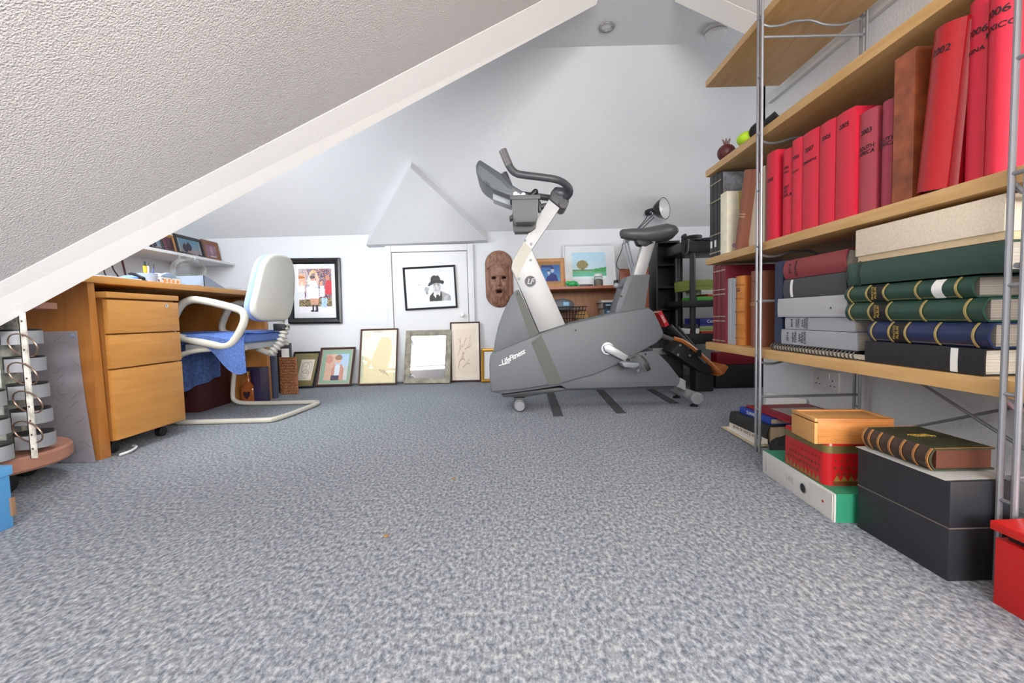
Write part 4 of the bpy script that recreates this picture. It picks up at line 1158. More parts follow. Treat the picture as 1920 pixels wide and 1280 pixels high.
# dark strips on the carpet under the bike
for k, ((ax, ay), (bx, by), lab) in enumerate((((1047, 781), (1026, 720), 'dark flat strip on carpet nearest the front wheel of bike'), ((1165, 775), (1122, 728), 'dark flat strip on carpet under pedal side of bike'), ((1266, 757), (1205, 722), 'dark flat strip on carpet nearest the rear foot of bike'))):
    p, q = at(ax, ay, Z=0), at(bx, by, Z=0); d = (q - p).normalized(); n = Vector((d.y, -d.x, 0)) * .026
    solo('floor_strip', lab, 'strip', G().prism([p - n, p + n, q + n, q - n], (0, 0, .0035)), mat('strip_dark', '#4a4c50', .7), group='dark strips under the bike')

# ---------------------------------------------------------------- corner behind the bike: bureau and what stands on it
bur = wood('mahogany', '#8a4a30', '#a05c3e', (3, 20, 20), .4, 3)
bur2 = wood('mahogany_back', '#a5714e', '#b8845e', (20, 20, 2.5), .5, 2.5)
X0, X1, YB0, YB1 = .20, 1.02, 3.32, 3.685
BT = at(1090, 536, Y=YB0).z
t = thing('bureau', 'open fronted reddish wooden desk unit against back wall behind the bike', 'desk unit', (.61, 3.5, 0))
part('top', G().box(X0, X1, YB0 - .01, YB1, BT - .022, BT, .003), bur, t)
part('back_panel', G().box(X0 + .02, X1 - .02, YB1 - .012, YB1, .05, BT - .022), bur2, t)
for xx in (X0, X1 - .02): part('side_panel', G().box(xx, xx + .02, YB0, YB1, 0, BT - .022, .002), bur, t)
SH = .47
part('shelf', G().box(X0 + .02, X1 - .02, YB0 + .01, YB1 - .012, SH - .018, SH), bur, t)
part('plinth', G().box(X0 + .02, X1 - .02, YB0 + .03, YB0 + .05, 0, .06), bur, t)
rx0, rx1 = at(1160, 520, Y=3.6).x, at(1186, 520, Y=3.6).x
part('riser', G().box(rx0, X1 - .05, 3.56, 3.58, BT, at(1165, 504, Y=3.56).z, .002), bur, t)
p0 = at(1203, 600, Y=3.34); 
solo('wood_panel', 'tall narrow reddish wooden panel upright between bike seat tower and black rack', 'panel', G().prism([(1.035, 3.40, .0), (1.075, 3.40, .0), (1.085, 3.46, at(1212, 500, Y=3.46).z), (1.045, 3.46, at(1212, 500, Y=3.46).z)], (0, .02, 0)), bur)

def stand(label, TLx, TRx, topy, boty, Y, lean, fw, fm, mount, pic, n, pr, name='framed_picture', cat='picture', inner=None):
    bl = Vector((at(TLx, boty, Y=Y).x, Y, BT + .001)); br = Vector((at(TRx, boty, Y=Y).x, Y, BT + .001))
    tp = Vector((bl.x, Y + lean, at(TLx, topy, Y=Y + lean).z))
    return frame(name, label, bl, br, tp, fw, .016, fm, mount, pic=pic, n=n, picrect=pr, inner=inner, picname='picture', cat=cat)
stand('white framed watercolour of a tree in green fields standing on bureau', 1058, 1156, 458.5, 530, 3.56, .085, .016, white, mat('mount_pale', '#dfe3e6', .6), landscape, (48, 34), (.17, .82, .2, .80), name='framed_painting')
stand('light wood frame with blue photograph of two people standing on bureau', 1003, 1060, 486, 532, 3.46, .05, .032, wood('pine_frame', '#a8794a', '#b98a58', (20, 4, 20), .4, 3), mat('mount_wood', '#b08a5e', .6), couple_blue, (36, 28), (.22, .84, .22, .78), name='framed_photograph')
# frog
fy = 3.40; fx = at(1074, 525, Y=fy).x
green = mat('frog_green', '#2fa45a', .35)
t = thing('toy_frog', 'small bright green toy frog on bureau in front of painting', 'toy', (fx, fy, BT))
g = G().ball((fx, fy, BT + .024), .034, (1.25, .8, .68)); g.ball((fx - .036, fy, BT + .03), .022, (1.1, 1, .75))
part('body', g, green, t)
for s in (-1, 1):
    part('eye', G().ball((fx - .036, fy + s * .012, BT + .048), .007), mat('frog_eye', '#d8d24a', .3), t)
    part('leg', G().tube([(fx + .03, fy + s * .026, BT + .022), (fx + .012, fy + s * .036, BT + .03), (fx + .042, fy + s * .034, BT + .006)], .008, 8, smooth=1), green, t)
    part('leg', G().tube([(fx - .026, fy + s * .022, BT + .018), (fx - .034, fy + s * .028, BT + .006)], .006, 8), green, t)
part('tail_tip', G().tube([(fx - .055, fy, BT + .03), (fx - .062, fy, BT + .045), (fx - .058, fy, BT + .062)], .004, 6), mat('frog_red', '#c03a3a', .4), t)
rx = at(1098, 531, Y=3.38).x
t = thing('remote_control', 'slim black remote control lying on bureau beside green frog', 'remote', (rx, 3.38, BT))
part('case', G().box(rx - .055, rx + .055, 3.36, 3.40, BT, BT + .014, .003), black, t)
g = G()
for k in range(8): g.box(rx - .045 + k * .011, rx - .039 + k * .011, 3.372, 3.388, BT + .013, BT + .0155)
part('buttons', g, mat('button_grey', '#5a5c60', .5), t)
jx = at(1122, 520, Y=3.42).x
t = thing('glass_jar', 'glass jar of dark bits with pale lid on bureau', 'jar', (jx, 3.42, BT))
part('jar', G().lathe([(0, .001), (.034, .001), (.038, .008), (.038, .06), (.032, .07), (.030, .076)], (jx, 3.42, BT), n=28), clear, t)
part('contents', G().lathe([(0, .003), (.033, .003), (.034, .05), (.02, .056), (0, .055)], (jx, 3.42, BT), n=20), mat('jar_bits', '#6a625a', .5, var=(90, .7)), t)
part('lid', G().lathe([(0, .076), (.034, .076), (.034, .094), (.030, .097), (0, .097)], (jx, 3.42, BT), n=28), mat('lid_pale', '#d9dcdc', .4), t)
# things inside the bureau
wx_, wy_ = at(1066, 590, Y=3.42).x, 3.44
t = thing('wire_basket', 'black wire basket of bits on shelf inside bureau', 'basket', (wx_, wy_, SH))
g = G()
for k in range(5):
    z = SH + .006 + .03 * k; w = .105 + .008 * k
    g.tube([(wx_ - w, wy_ - .07, z), (wx_ + w, wy_ - .07, z), (wx_ + w, wy_ + .07, z), (wx_ - w, wy_ + .07, z)], .0028, 6, closed=True)
for k in range(11):
    x = -.1 + .02 * k
    g.tube([(wx_ + x, wy_ - .07, SH + .004), (wx_ + x * 1.3, wy_ - .07, SH + .128)], .002, 5)
    g.tube([(wx_ + x, wy_ + .07, SH + .004), (wx_ + x * 1.3, wy_ + .07, SH + .128)], .002, 5)
part('wires', g, black, t)
g = G().ball((wx_ - .045, wy_, SH + .14), .085, (1.1, .8, .62), 20, 12)
for v in list(g.b.verts):
    if v.co.z < SH + .105: v.co.z = SH + .105
cap = solo('cap', 'grey cloth cap with blue badge on top of wire basket', 'cap', g, mat('cap_grey', '#6c7076', .85))
part('badge', G().box(wx_ - .045, wx_ - .0, wy_ - .07, wy_ - .058, SH + .135, SH + .165, .002), mat('cap_blue', '#7fb0d0', .6), cap)
part('peak', G().prism([(wx_ + .02, wy_ - .07, SH + .112), (wx_ + .10, wy_ - .06, SH + .106), (wx_ + .10, wy_ + .05, SH + .106), (wx_ + .02, wy_ + .06, SH + .112)], (0, 0, .006)), MATS['cap_grey'], cap)
g = G(); hx = at(1090, 585, Y=3.46).x
g.ball((hx + .01, 3.48, SH + .05), .055, (1, .9, 1), 16, 10); g.lathe([(0, 0), (.075, 0), (.078, .006), (.07, .012), (0, .010)], (hx + .01, 3.48, SH), n=24)
solo('straw_ball', 'woven straw hat beside wire basket inside bureau', 'hat', g, mat('straw', '#b58e5a', .8, var=(90, .35)))
zb_ = at(1150, 587, Y=3.40).z
for k, (px, py, h, c, lab) in enumerate(((1131, 1172, .050, '#26303c', 'dark magazine case at bottom of stack inside bureau'), (1133, 1170, .055, '#1f4660', 'teal blue book in middle of stack inside bureau'), (1131, 1168, .048, '#22262c', 'black book second from top of stack inside bureau'), (1128, 1170, .018, '#d8d2c8', 'pale book on top of stack inside bureau'))):
    z = SH + (.0, .0505, .106, .1545)[k] + .0005
    xa_, xb_ = at(px, 580, Y=3.40).x, at(py, 580, Y=3.40).x
    t = thing('book', lab, 'book', ((xa_ + xb_) / 2, 3.5, z), group='books inside the bureau')
    part('cover', G().box(xa_, xb_, 3.40, 3.405, z, z + h).box(xa_, xb_, 3.40, 3.62, z, z + .003).box(xa_, xb_, 3.40, 3.62, z + h - .003, z + h), mat('bureau_book%d' % k, c, .4), t)
    part('pages', G().box(xa_ + .004, xb_ - .004, 3.405, 3.615, z + .003, z + h - .003), pagem, t)
    if k in (1, 2):
        for q in range(2): part('title_print', G().box(xa_ + .02 + .055 * q, xa_ + .06 + .06 * q, 3.3985, 3.4, z + h * .45, z + h * .68), mat('sky_ink', '#9fc0d8', .5), t)
# filler block so that the stack reaches the height seen over the bike
# angle-poise lamp
lx, ly = at(1188, 505, Y=3.47).x, 3.47
t = thing('desk_lamp', 'black jointed arm desk lamp standing on bureau behind bike saddle', 'lamp', (lx, ly, BT))
part('base', G().lathe([(0, 0), (.07, 0), (.07, .012), (.06, .02), (.012, .024), (.010, .05), (0, .05)], (lx, ly, BT), n=28), black, t)
j0 = Vector((lx, ly, BT + .05)); j1 = at(1173, 452, Y=ly); j2 = at(1223, 404, Y=ly)
g = G()
for dy in (-.010, .010):
    g.tube([j0 + Vector((-.008, dy, 0)), j1 + Vector((-.008, dy, 0))], .0042, 8); g.tube([j0 + Vector((.016, dy, 0)), j1 + Vector((.016, dy, 0))], .0042, 8)
part('lower_arm', g, mat('lamp_steel', '#75797f', .3, .8), t)
g = G()
for k in range(26):
    pass
s0 = j0.lerp(j1, .1) + Vector((.022, 0, 0)); s1 = j0.lerp(j1, .45) + Vector((.02, 0, 0))
part('spring', G().tube([s0.lerp(s1, i / 80) + Vector((.006 * math.cos(i * .9), .006 * math.sin(i * .9), 0)) for i in range(81)], .0016, 5), black, t)
g = G()
for dy in (-.009, .009):
    g.tube([j1 + Vector((0, dy, .0)), j2 + Vector((0, dy, 0))], .004, 8); g.tube([j1 + Vector((.012, dy, -.012)), j2 + Vector((.012, dy, -.016))], .004, 8)
part('upper_arm', g, MATS['lamp_steel'], t)
part('elbow', G().prism([j1 + Vector((-.018, -.012, -.012)), j1 + Vector((.024, -.012, -.012)), j1 + Vector((.024, -.012, .010)), j1 + Vector((-.018, -.012, .012))], (0, .024, 0), .002), MATS['lamp_steel'], t)
jh = at(1221, 398, Y=ly); part('head_joint', G().tube([j2, j2 + Vector((.004, 0, .02)), jh], .008, 8).ball(jh, .012), MATS['lamp_steel'], t)
axis = Vector((.66, -.74, .04)).normalized()
hc = at(1236, 393, Y=ly)
Ml = Matrix.Translation(hc) @ axis.to_track_quat('Z', 'Y').to_matrix().to_4x4()
sh = part('shade', G().lathe([(.024, -.045), (.030, -.042), (.050, -.022), (.070, .010), (.080, .040), (.084, .046), (.080, .046), (.066, .010), (.046, -.02), (.02, -.036)], M=Ml, n=36), mat('lamp_black', '#17181a', .3), t)
part('reflector', G().lathe([(.079, .045), (.065, .010), (.045, -.019), (.0, -.032)], M=Ml, n=36), mat('lamp_white', '#d6d6d6', .35), sh)
part('bulb', G().ball(Ml @ Vector((0, 0, .0)), .026, u=16, v=10), mat('bulb_white', '#eeeeee', .2), t)
part('socket', G().lathe([(0, -.115), (.024, -.112), (.027, -.10), (.027, -.045), (0, -.04)], M=Ml, n=24), MATS['lamp_black'], t)
pts = [jh + Vector((-.02, .01, -.01)), at(1210, 412, Y=ly), at(1196, 428, Y=3.5), at(1168, 452, Y=3.5), at(1166, 470, Y=3.5), at(1155, 492, Y=3.55), at(1158, 505, Y=3.55), at(1172, 505, Y=3.5)]
part('flex', G().tube(pts, .003, 6, smooth=2), black, t)
pts = [at(1164, 450, Y=3.48), at(1163, 465, Y=3.48), at(1166, 490, Y=3.48), at(1178, 504, Y=3.48), at(1186, 500, Y=3.48)]
solo('plug', 'black mains plug resting beside painting on bureau', 'plug', G().box(at(1155, 490, Y=3.55).x - .018, at(1155, 490, Y=3.55).x + .014, 3.53, 3.57, BT + .0, BT + .055, .006), black)

# black disc rack
rx0, rx1 = at(1229, 500, Y=3.5).x, at(1273, 500, Y=3.5).x
rt = at(1250, 452, Y=3.5).z
t = thing('disc_rack', 'tall black open shelf rack standing against back wall', 'rack', ((rx0 + rx1) / 2, 3.58, 0))
blackw = mat('black_ash', '#1e1f21', .45, var=(40, .3))
for xx in (rx0, rx1 - .016): part('side_panel', G().box(xx, xx + .016, 3.48, 3.68, 0, rt, .001), blackw, t)
part('back_panel', G().box(rx0 + .016, rx1 - .016, 3.67, 3.68, 0, rt), blackw, t)
part('top', G().box(rx0 + .016, rx1 - .016, 3.48, 3.67, rt - .016, rt), blackw, t)
for k in range(6):
    z = rt - (at(1250, 452, Y=3.5).z - at(1250, 494, Y=3.5).z) * (k + 1) - .005
    if z > .03: part('shelf', G().box(rx0 + .016, rx1 - .016, 3.49, 3.67, z - .012, z), blackw, t)
part('side_panel_far', G().box(rx1 + .004, rx1 + .03, 3.5, 3.68, 0, at(1282, 462, Y=3.5).z, .001), blackw, t)
solo('strap_clip', 'small dark clip lying on top of tall black rack', 'clip', G().box(rx0 + .03, rx0 + .07, 3.52, 3.55, rt, rt + .02, .004).tube([(rx0 + .03, 3.53, rt + .012), (rx0 + .005, 3.52, rt + .03), (rx0 + .02, 3.51, rt + .04)], .003, 6), black)

# black plastic trolley with games
tx0, tx1, ty0, ty1 = at(1279, 470, Y=3.12).x, 1.92, 3.12, 3.48
blk2 = mat('trolley_plastic', '#222325', .4)
t = thing('trolley', 'black plastic three tier trolley beside tall black rack', 'trolley', ((tx0 + tx1) / 2, 3.3, 0))
z3, z2, z1 = at(1310, 452, Y=ty0).z, at(1310, 563, Y=ty0).z, at(1310, 625, Y=ty0).z
for z, hgt in ((z3, .075), (z2, .045), (z1, .075)):
    g = G().box(tx0, tx1, ty0, ty1, z - hgt, z - hgt + .012, .004)
    g.box(tx0, tx1, ty0, ty0 + .014, z - hgt, z, .004).box(tx0, tx1, ty1 - .014, ty1, z - hgt, z, .004).box(tx0, tx0 + .014, ty0, ty1, z - hgt, z, .004).box(tx1 - .014, tx1, ty0, ty1, z - hgt, z, .004)
    part('tray', g, blk2, t)
for cx in (at(1299, 500, Y=ty0 + .03).x, tx1 - .04):
    for cy in (ty0 + .035, ty1 - .035):
        part('post', G().cyl((cx, cy, .06), (cx, cy, z3 - .06), .021, n=16), blk2, t)
        part('caster', G().cyl((cx - .012, cy, .03), (cx + .012, cy, .03), .03).box(cx - .016, cx + .016, cy - .012, cy + .012, .04, .07), black, t)
# coiled cable on top of trolley
g = G(); random.seed(9)
cxx = at(1303, 445, Y=3.2).x
pts = [Vector((cxx + .062 * math.cos(.7 * k), 3.26 + .07 * math.sin(.7 * k), z3 + .012 + .0022 * k)) for k in range(24)]
g.tube(pts, .0135, 8, smooth=1)
pts = [pts[0], Vector((at(1283, 462, Y=3.10).x, 3.10, z3 - .0)), Vector((at(1280, 478, Y=3.095).x, 3.095, z3 - .10)), Vector((at(1288, 476, Y=3.095).x, 3.095, z3 - .09)), Vector((at(1290, 462, Y=3.1).x, 3.10, z3 + .015))]
g.tube(pts, .010, 8, smooth=2)
g.tube([Vector((cxx + .03, 3.22, z3 + .02)), Vector((cxx + .12, 3.2, z3 + .025)), Vector((cxx + .3, 3.22, z3 + .02))], .016, 8, smooth=2)
solo('coiled_hose', 'black coiled flexible tube on top of black trolley', 'tube', g, mat('hose_black', '#25272a', .5))
gx0 = at(1289, 540, Y=3.16).x
for k, (xa_, xb_, za, zb2, col, lab, txt) in enumerate((
        (1.34, 1.70, z2 - .033, z2 + .028, '#5cae4a', 'bright green game box at bottom of pile on middle trolley tray', ''),
        (1.42, 1.72, z2 + .0285, z2 + .044, '#c85a3c', 'thin orange box in pile on middle trolley tray', ''),
        (1.37, 1.74, z2 + .0445, z2 + .075, '#d8d8cc', 'white box in pile on middle trolley tray', ''),
        (1.28, 1.66, z2 + .0755, z2 + .150, '#8a9a4a', 'olive green game box on top of pile on middle trolley tray', ''),
        (1.37, 1.76, z1 - .063, z1 + .012, '#c8281e', 'red game box at bottom of pile on lowest trolley tray', ''),
        (1.36, 1.74, z1 + .0125, z1 + .050, '#a8b878', 'pale green game box in pile on lowest trolley tray', ''),
        (1.36, 1.78, z1 + .0505, z1 + .105, '#3a3f98', 'blue game box with white lettering on lowest trolley tray', 'Compendium'))):
    t = thing('game_box', lab, 'game box', ((xa_ + xb_) / 2, 3.3, za), group='game boxes on the trolley')
    m_ = mat('game%d' % k, col, .4)
    part('base', G().box(xa_ + .003, xb_ - .003, 3.163, 3.437, za, zb2 - .003), m_, t)
    part('lid', G().box(xa_, xb_, 3.16, 3.44, za + (zb2 - za) * .35, zb2, .002), m_, t)
    if txt: part('lettering', textmesh(txt, min(.034, (zb2 - za) * .55), Matrix.Translation((xa_ + .05, 3.1592, (za + zb2) / 2 + .006)) @ Matrix.Rotation(PI / 2, 4, 'X'), align='LEFT', bold=.0008), white if txt[0] == 'C' else mat('ink_green', '#2e4a22', .5), t)
t = thing('photo_packet', 'small white and red packet at left end of lowest trolley tray', 'packet', (1.305, 3.2, z1 - .06))
part('packet', G().box(1.275, 1.352, 3.15, 3.30, z1 - .062, z1 + .035, .002), paper, t)
part('red_panel', G().box(1.282, 1.30, 3.1488, 3.15, z1 - .02, z1 + .02), mat('packet_red', '#a8323a', .5), t)
part('dark_top', G().box(1.285, 1.35, 3.16, 3.29, z1 + .035, z1 + .065, .002), mat('packet_dark', '#45484e', .5), t)

# red book and folding wooden contraption
p0, p1 = at(1251, 611, Y=2.835), at(1237, 584, Y=2.835)
d = (p1 - p0); an = math.atan2(d.z, d.x)
Mr = Matrix.Translation(p0) @ Matrix.Rotation(-an, 4, 'Y')
L = d.length
t = thing('red_book', 'red spined book leaning at an angle behind rear of exercise bike', 'book', p0)
part('cover', G().box(0, L, 0, .004, -.017, .017, M=Mr).box(0, L, 0, .16, -.017, -.014, M=Mr).box(0, L, 0, .16, .014, .017, M=Mr), mat('red_cover', '#b81e2c', .4), t)
part('pages', G().box(.004, L - .004, .004, .155, -.014, .014, M=Mr), pagem, t)
part('lettering', textmesh('SERIES', .020, Mr @ Matrix.Translation((L / 2, -.0006, 0)) @ Matrix.Rotation(PI / 2, 4, 'X')), white, t)
fy0, fy1 = 2.79, 2.90
t = thing('exercise_roller', 'black folding exercise ramp with orange wooden side rails beside trolley', 'exercise device', (1.3, 3.0, 0))
def fp(px, py, Y): return at(px, py, Y=Y)
orw = wood('orange_wood', '#b8672c', '#c87a3c', (8, 8, 8), .4, 2)
rail = [(1262, 636), (1282, 641), (1312, 664), (1348, 700), (1356, 706), (1342, 702), (1305, 668), (1278, 650), (1262, 642)]
for yy in (fy0, fy1 + .10):
    g = G()
    P = [Vector((fp(x, y, fy0).x, yy, fp(x, y, fy0).z)) for x, y in ((1263, 634), (1284, 640), (1318, 668), (1352, 701))]
    g.tube(P, .0135, 6, smooth=1)
    part('side_rail', g, orw, t)
    q = Vector((fp(1309, 661, fy0).x, yy, fp(1309, 661, fy0).z))
    part('rail_clamp', G().box(q.x - .016, q.x + .016, yy - .017, yy + .017, q.z - .022, q.z + .018, .003), black, t)
q0, q1 = fp(1350, 699, fy0), fp(1362, 690, fy0)
part('wooden_foot', G().prism([fp(1346, 706, fy0), fp(1358, 701, fy0), fp(1367, 688, fy0), fp(1360, 683, fy0), fp(1346, 690, fy0)], (0, .19, 0), .006), orw, t)
g = plate_ = G().prism([fp(1275, 640, fy0 + .03), fp(1308, 668, fy0 + .03), fp(1340, 700, fy0 + .03), fp(1318, 699, fy0 + .03), fp(1258, 660, fy0 + .03)], (0, .18, 0), .004)
b_ = part('body', g, mat('ramp_black', '#1c1d1f', .55), t)
for x, y in ((1275, 647), (1271, 665), (1293, 666)):
    q = fp(x, y, fy0 + .028); part('rivet', G().cyl(q, q - Vector((0, .004, 0)), .008, n=12), chrome, b_)
part('handle', G().cyl(fp(1240, 629, fy0), fp(1262, 637, fy0), .016, .013, n=14), mat('handle_grey', '#54504e', .5), t)
part('sloping_bar', G().tube([fp(1256, 612, fy1), fp(1290, 645, fy1)], .02, 10).tube([fp(1270, 614, fy1 + .03), fp(1300, 650, fy1 + .03)], .016, 10), MATS['ramp_black'], t)
part('leg_block', G().box(1.22, 1.34, 2.90, 3.0, .0, at(1290, 690, Y=2.9).z + .02, .004), MATS['ramp_black'], t)
t = thing('low_case', 'black case with grey lid on carpet behind rear of exercise bike', 'case', (1.15, 3.2, 0))
part('case', G().box(1.0, 1.20, 3.08, 3.35, 0, at(1250, 664, Y=3.08).z, .006), MATS['ramp_black'], t)
part('lid', G().box(.99, 1.21, 3.07, 3.36, at(1250, 664, Y=3.08).z, at(1250, 652, Y=3.08).z, .004), mat('case_grey', '#7c7c78', .5), t)
part('case_top', G().box(.99, 1.21, 3.09, 3.36, at(1250, 652, Y=3.08).z, at(1250, 635, Y=3.08).z, .004), MATS['ramp_black'], t)
t = thing('games_case', 'black moulded case with dark red top on floor past the shelves', 'case', (1.75, 2.9, 0))
part('base', G().box(1.40, 1.98, 3.0, 3.105, .0, .165, .015), MATS['ramp_black'], t)
part('red_top', G().box(1.41, 1.95, 3.005, 3.10, .165, .245, .004), mat('dark_red_top', '#8c1626', .5), t)

# ---------------------------------------------------------------- ladder shelving on the right
SX0, SX1 = .925, 1.265
SY0, SY1 = .42, 2.085
ST = {'A': (1.566, 1.594), 'B': (1.158, 1.188), 'C': (.750, .780), 'D': (.354, .388)}
t = thing('ladder_shelving', 'oak boards on grey wire ladder uprights along right wall', 'shelving', (1.1, 1.25, 0))
for k, (z0, z1) in ST.items():
    part('shelf_board', G().box(SX0, SX1, SY0, SY1, z0, z1, .0015), oak, t)
FY, NY = 1.612, .792
for Y in (FY, NY):
    for X, top in ((.910, 2.02), (1.278, 1.64)):
        g = G()
        o = None
        for dy in (-.0125, .0125):
            g.cyl((X, Y + dy, 0), (X, Y + dy, top), .0052, n=10)
        o = part('upright', g, greyl, t)
        z = .165
        while z < top - .02:
            part('rung', G().cyl((X, Y - .0125, z), (X, Y + .0125, z), .0042, n=8), greyl, o); z += .2
    for z in (.21, .60 if Y == NY else .565, 1.50):
        part('cross_rod', G().cyl((.910, Y, z), (1.278, Y, z), .005, n=8), greyl, t)
    for z0, _ in ST.values():
        P = [(.912, z0 + .0), (.935, z0 - .022), (.985, z0 - .022), (1.03, z0 - .006), (1.07, z0 - .004), (1.10, z0 - .004), (1.14, z0 - .02), (1.18, z0 - .024), (1.215, z0 - .022), (1.276, z0 - .004)]
        part('shelf_bracket', G().tube([(x, Y + .012, z) for x, z in P], .0045, 8, smooth=1), greyl, t)
part('brace', G().tube([(1.272, 1.60, .40), (1.272, .80, .05)], .0045, 8), greyl, t)
part('brace', G().tube([(1.276, 1.60, .05), (1.276, .80, .40)], .0045, 8), greyl, t)

# ---------------------------------------------------------------- books and albums
def book(name, label, cat, loc, rot, th, h, dep, cm, bulge=.006, group=None, text=None, pm=None, cov=.0035, bands=None, overhang=.003, pin=.004, label_at=None, slip=False, inkm=None):
    """local: x into the shelf, y thickness, z height; spine at x = 0"""
    t = thing(name, label, cat, loc, rot, group)
    W = th / 2
    n = 9
    def sx(y): return -bulge * max(0, 1 - (y / W) ** 2)
    outer = [(sx(-W + th * i / (n - 1)), -W + th * i / (n - 1)) for i in range(n)]
    innr = [(max(cov, .004) + sx(y) * .9, y) for y in [W - cov - (th - 2 * cov) * i / (n - 1) for i in range(n)]]
    poly = [(dep, -W)] + outer + [(dep, W), (dep, W - cov)] + innr + [(dep, -W + cov)]
    c = part('cover', G().prism([(x, y, 0) for x, y in poly], (0, 0, h), 0), cm, t, local=True, smooth=30)
    part('pages', G().box(.006, dep - pin, -W + cov, W - cov, overhang, h - overhang), pm or pagem, t, local=True)
    if slip: part('case_face', G().box(.006, dep, -W - .0012, -W, 0, h), slip, c, local=True)
    def sit(y): return sx(y) - .0009
    for s, (zc, size, body) in enumerate(text or ()):
        me = textmesh(body, size, fn=lambda a, b_: (sit(-a), -a, zc + b_), bold=size * .018, shear=.12)
        part('lettering', me, inkm or ink, t, local=True)
    if bands:
        bm_, zs_ = bands
        for z in zs_:
            g = G()
            ring = lambda zz_: [(sx(y) - .0015, y, zz_) for y in [-W * .97 + 1.94 * W * i / 8 for i in range(9)]]
            r0, r1 = ring(z - .0024), ring(z + .0024)
            for i in range(8): g.face([r0[i], r0[i + 1], r1[i + 1], r1[i]])
            bmesh.ops.remove_doubles(g.b, verts=g.b.verts[:], dist=1e-6)
            bmesh.ops.solidify(g.b, geom=g.b.faces[:], thickness=.0015)
            part('spine_band', g, bm_, t, local=True)
    if label_at:
        for z0, z1, lm, nm in label_at:
            g = G()
            ys = [-W * .92 + 1.84 * W * i / 8 for i in range(9)]
            for i in range(8): g.face([(sit(ys[i]), ys[i], z0), (sit(ys[i + 1]), ys[i + 1], z0), (sit(ys[i + 1]), ys[i + 1], z1), (sit(ys[i]), ys[i], z1)])
            bmesh.ops.remove_doubles(g.b, verts=g.b.verts[:], dist=1e-6)
            part(nm, g, lm, t, local=True)
    return t
redm = mat('red_buckram', '#d8243e', .42, bump=(700, .0003))
redm2 = mat('red_leather', '#b01a20', .3, bump=(200, .0006))
redm3 = mat('faded_red_buckram', '#b04654', .5, bump=(700, .0003))
def up_book(name, label, px0, px1, pytop, ztop, X=.945, dep=.29, cm=redm, lean=0., **kw):
    """upright between two photograph columns measured on the spine plane X"""
    zb = ST[ztop][1] + .0005
    ya, yb_ = at(px0, 400, X=X).y, at(px1, 400, X=X).y
    th = abs(ya - yb_) - .0015; yc = (ya + yb_) / 2
    h = min(at(px1, pytop, X=X).z - zb, .372)
    if kw.get('text'): kw['text'] = [(f * h, sz, tx) for f, sz, tx in kw['text']]
    if kw.get('bands'): kw['bands'] = (kw['bands'][0], [z for z in kw['bands'][1] if z < h - .006])
    return book(name, label, 'album', (X, yc, zb), (lean, 0, 0), th, h, dep, cm, **kw)
G1 = 'red albums on upper shelf'
up_book('album', 'red album nearest the far upright, spine lettered halfway up', 1437, 1457, 280, 'C', group=G1, text=[(.69, .018, '2005')])
up_book('album', 'slim red album with two blocks of writing on its spine, second in red row', 1467.5, 1484, 276, 'C', X=.950, group=G1, text=[(.79, .013, '2006'), (.74, .010, 'JAPAN'), (.52, .015, '2007\nSRI\nLANKA')])
up_book('album', 'slim red album lettered 2006, third in red row', 1484, 1503.5, 256, 'C', group=G1, text=[(.81, .017, '2006'), (.66, .011, 'EGYPT')])
up_book('album', 'wide red album lettered 2007, fourth in red row', 1503.5, 1534.5, 238, 'C', group=G1, text=[(.82, .019, '2007'), (.70, .012, 'ZIMBABWE')])
up_book('album', 'red album lettered 2005 high on spine, fifth in red row', 1535.5, 1565, 221, 'C', group=G1, text=[(.85, .018, '2005')])
up_book('album', 'bright red album lettered 2005 left of the faded pair', 1565.5, 1602, 200, 'C', group=G1, text=[(.87, .018, '2005')])
up_book('album', 'faded red album lettered 2003 South Africa', 1608, 1642, 200, 'C', X=.955, cm=redm3, group=G1, text=[(.80, .018, '2003'), (.62, .0145, 'SOUTH\nAFRICA')])
up_book('album', 'faded red album half covered by brown album', 1651, 1671, 186, 'C', X=.955, cm=mat('faded_red_two', '#a83c52', .5), group=G1, text=[(.62, .0135, 'SOUTH\nAFRICA')])
brownleather = mat('brown_leather', '#9a5230', .45, var=(26, .35))
up_book('album', 'tall square edged mottled brown album between red albums', 1671, 1710, 92, 'C', X=.94, dep=.24, cm=brownleather, bulge=.0005, pm=mat('gold_pages', '#a88d5a', .5))
z0 = ST['C'][1] + .0005
ya, yb_ = at(1716, 350, X=.935).y, at(1778, 340, X=.935).y
book('album', 'glossy red album leaning against tallest red albums', 'album', (.935, (ya + yb_) / 2, z0 + .004), (.098, 0, 0), abs(ya - yb_) - .006, .335, .28, redm2, bulge=.016, group=G1, text=[(.285, .019, '2002')])
ya, yb_ = at(1779, 338, X=.945).y, at(1802, 332, X=.945).y
book('album', 'thin dark red album leaning beside glossy red album', 'album', (.945, (ya + yb_) / 2 + .004, z0 + .002), (.075, 0, 0), abs(ya - yb_) - .004, .325, .28, mat('deep_red', '#9c141c', .35), bulge=.008, group=G1)
up_book('album', 'tall red album lettered 2006 China, second from near upright', 1806, 1842, -5, 'C', X=.945, group=G1, text=[(.82, .018, '2006'), (.72, .0125, 'CHINA 3')])
up_book('album', 'tall red album at near upright lettered 2006 Mexico', 1842, 1889, -24, 'C', X=.94, group=G1, bulge=.014, text=[(.88, .019, '2006'), (.80, .0145, 'MEXICO')])
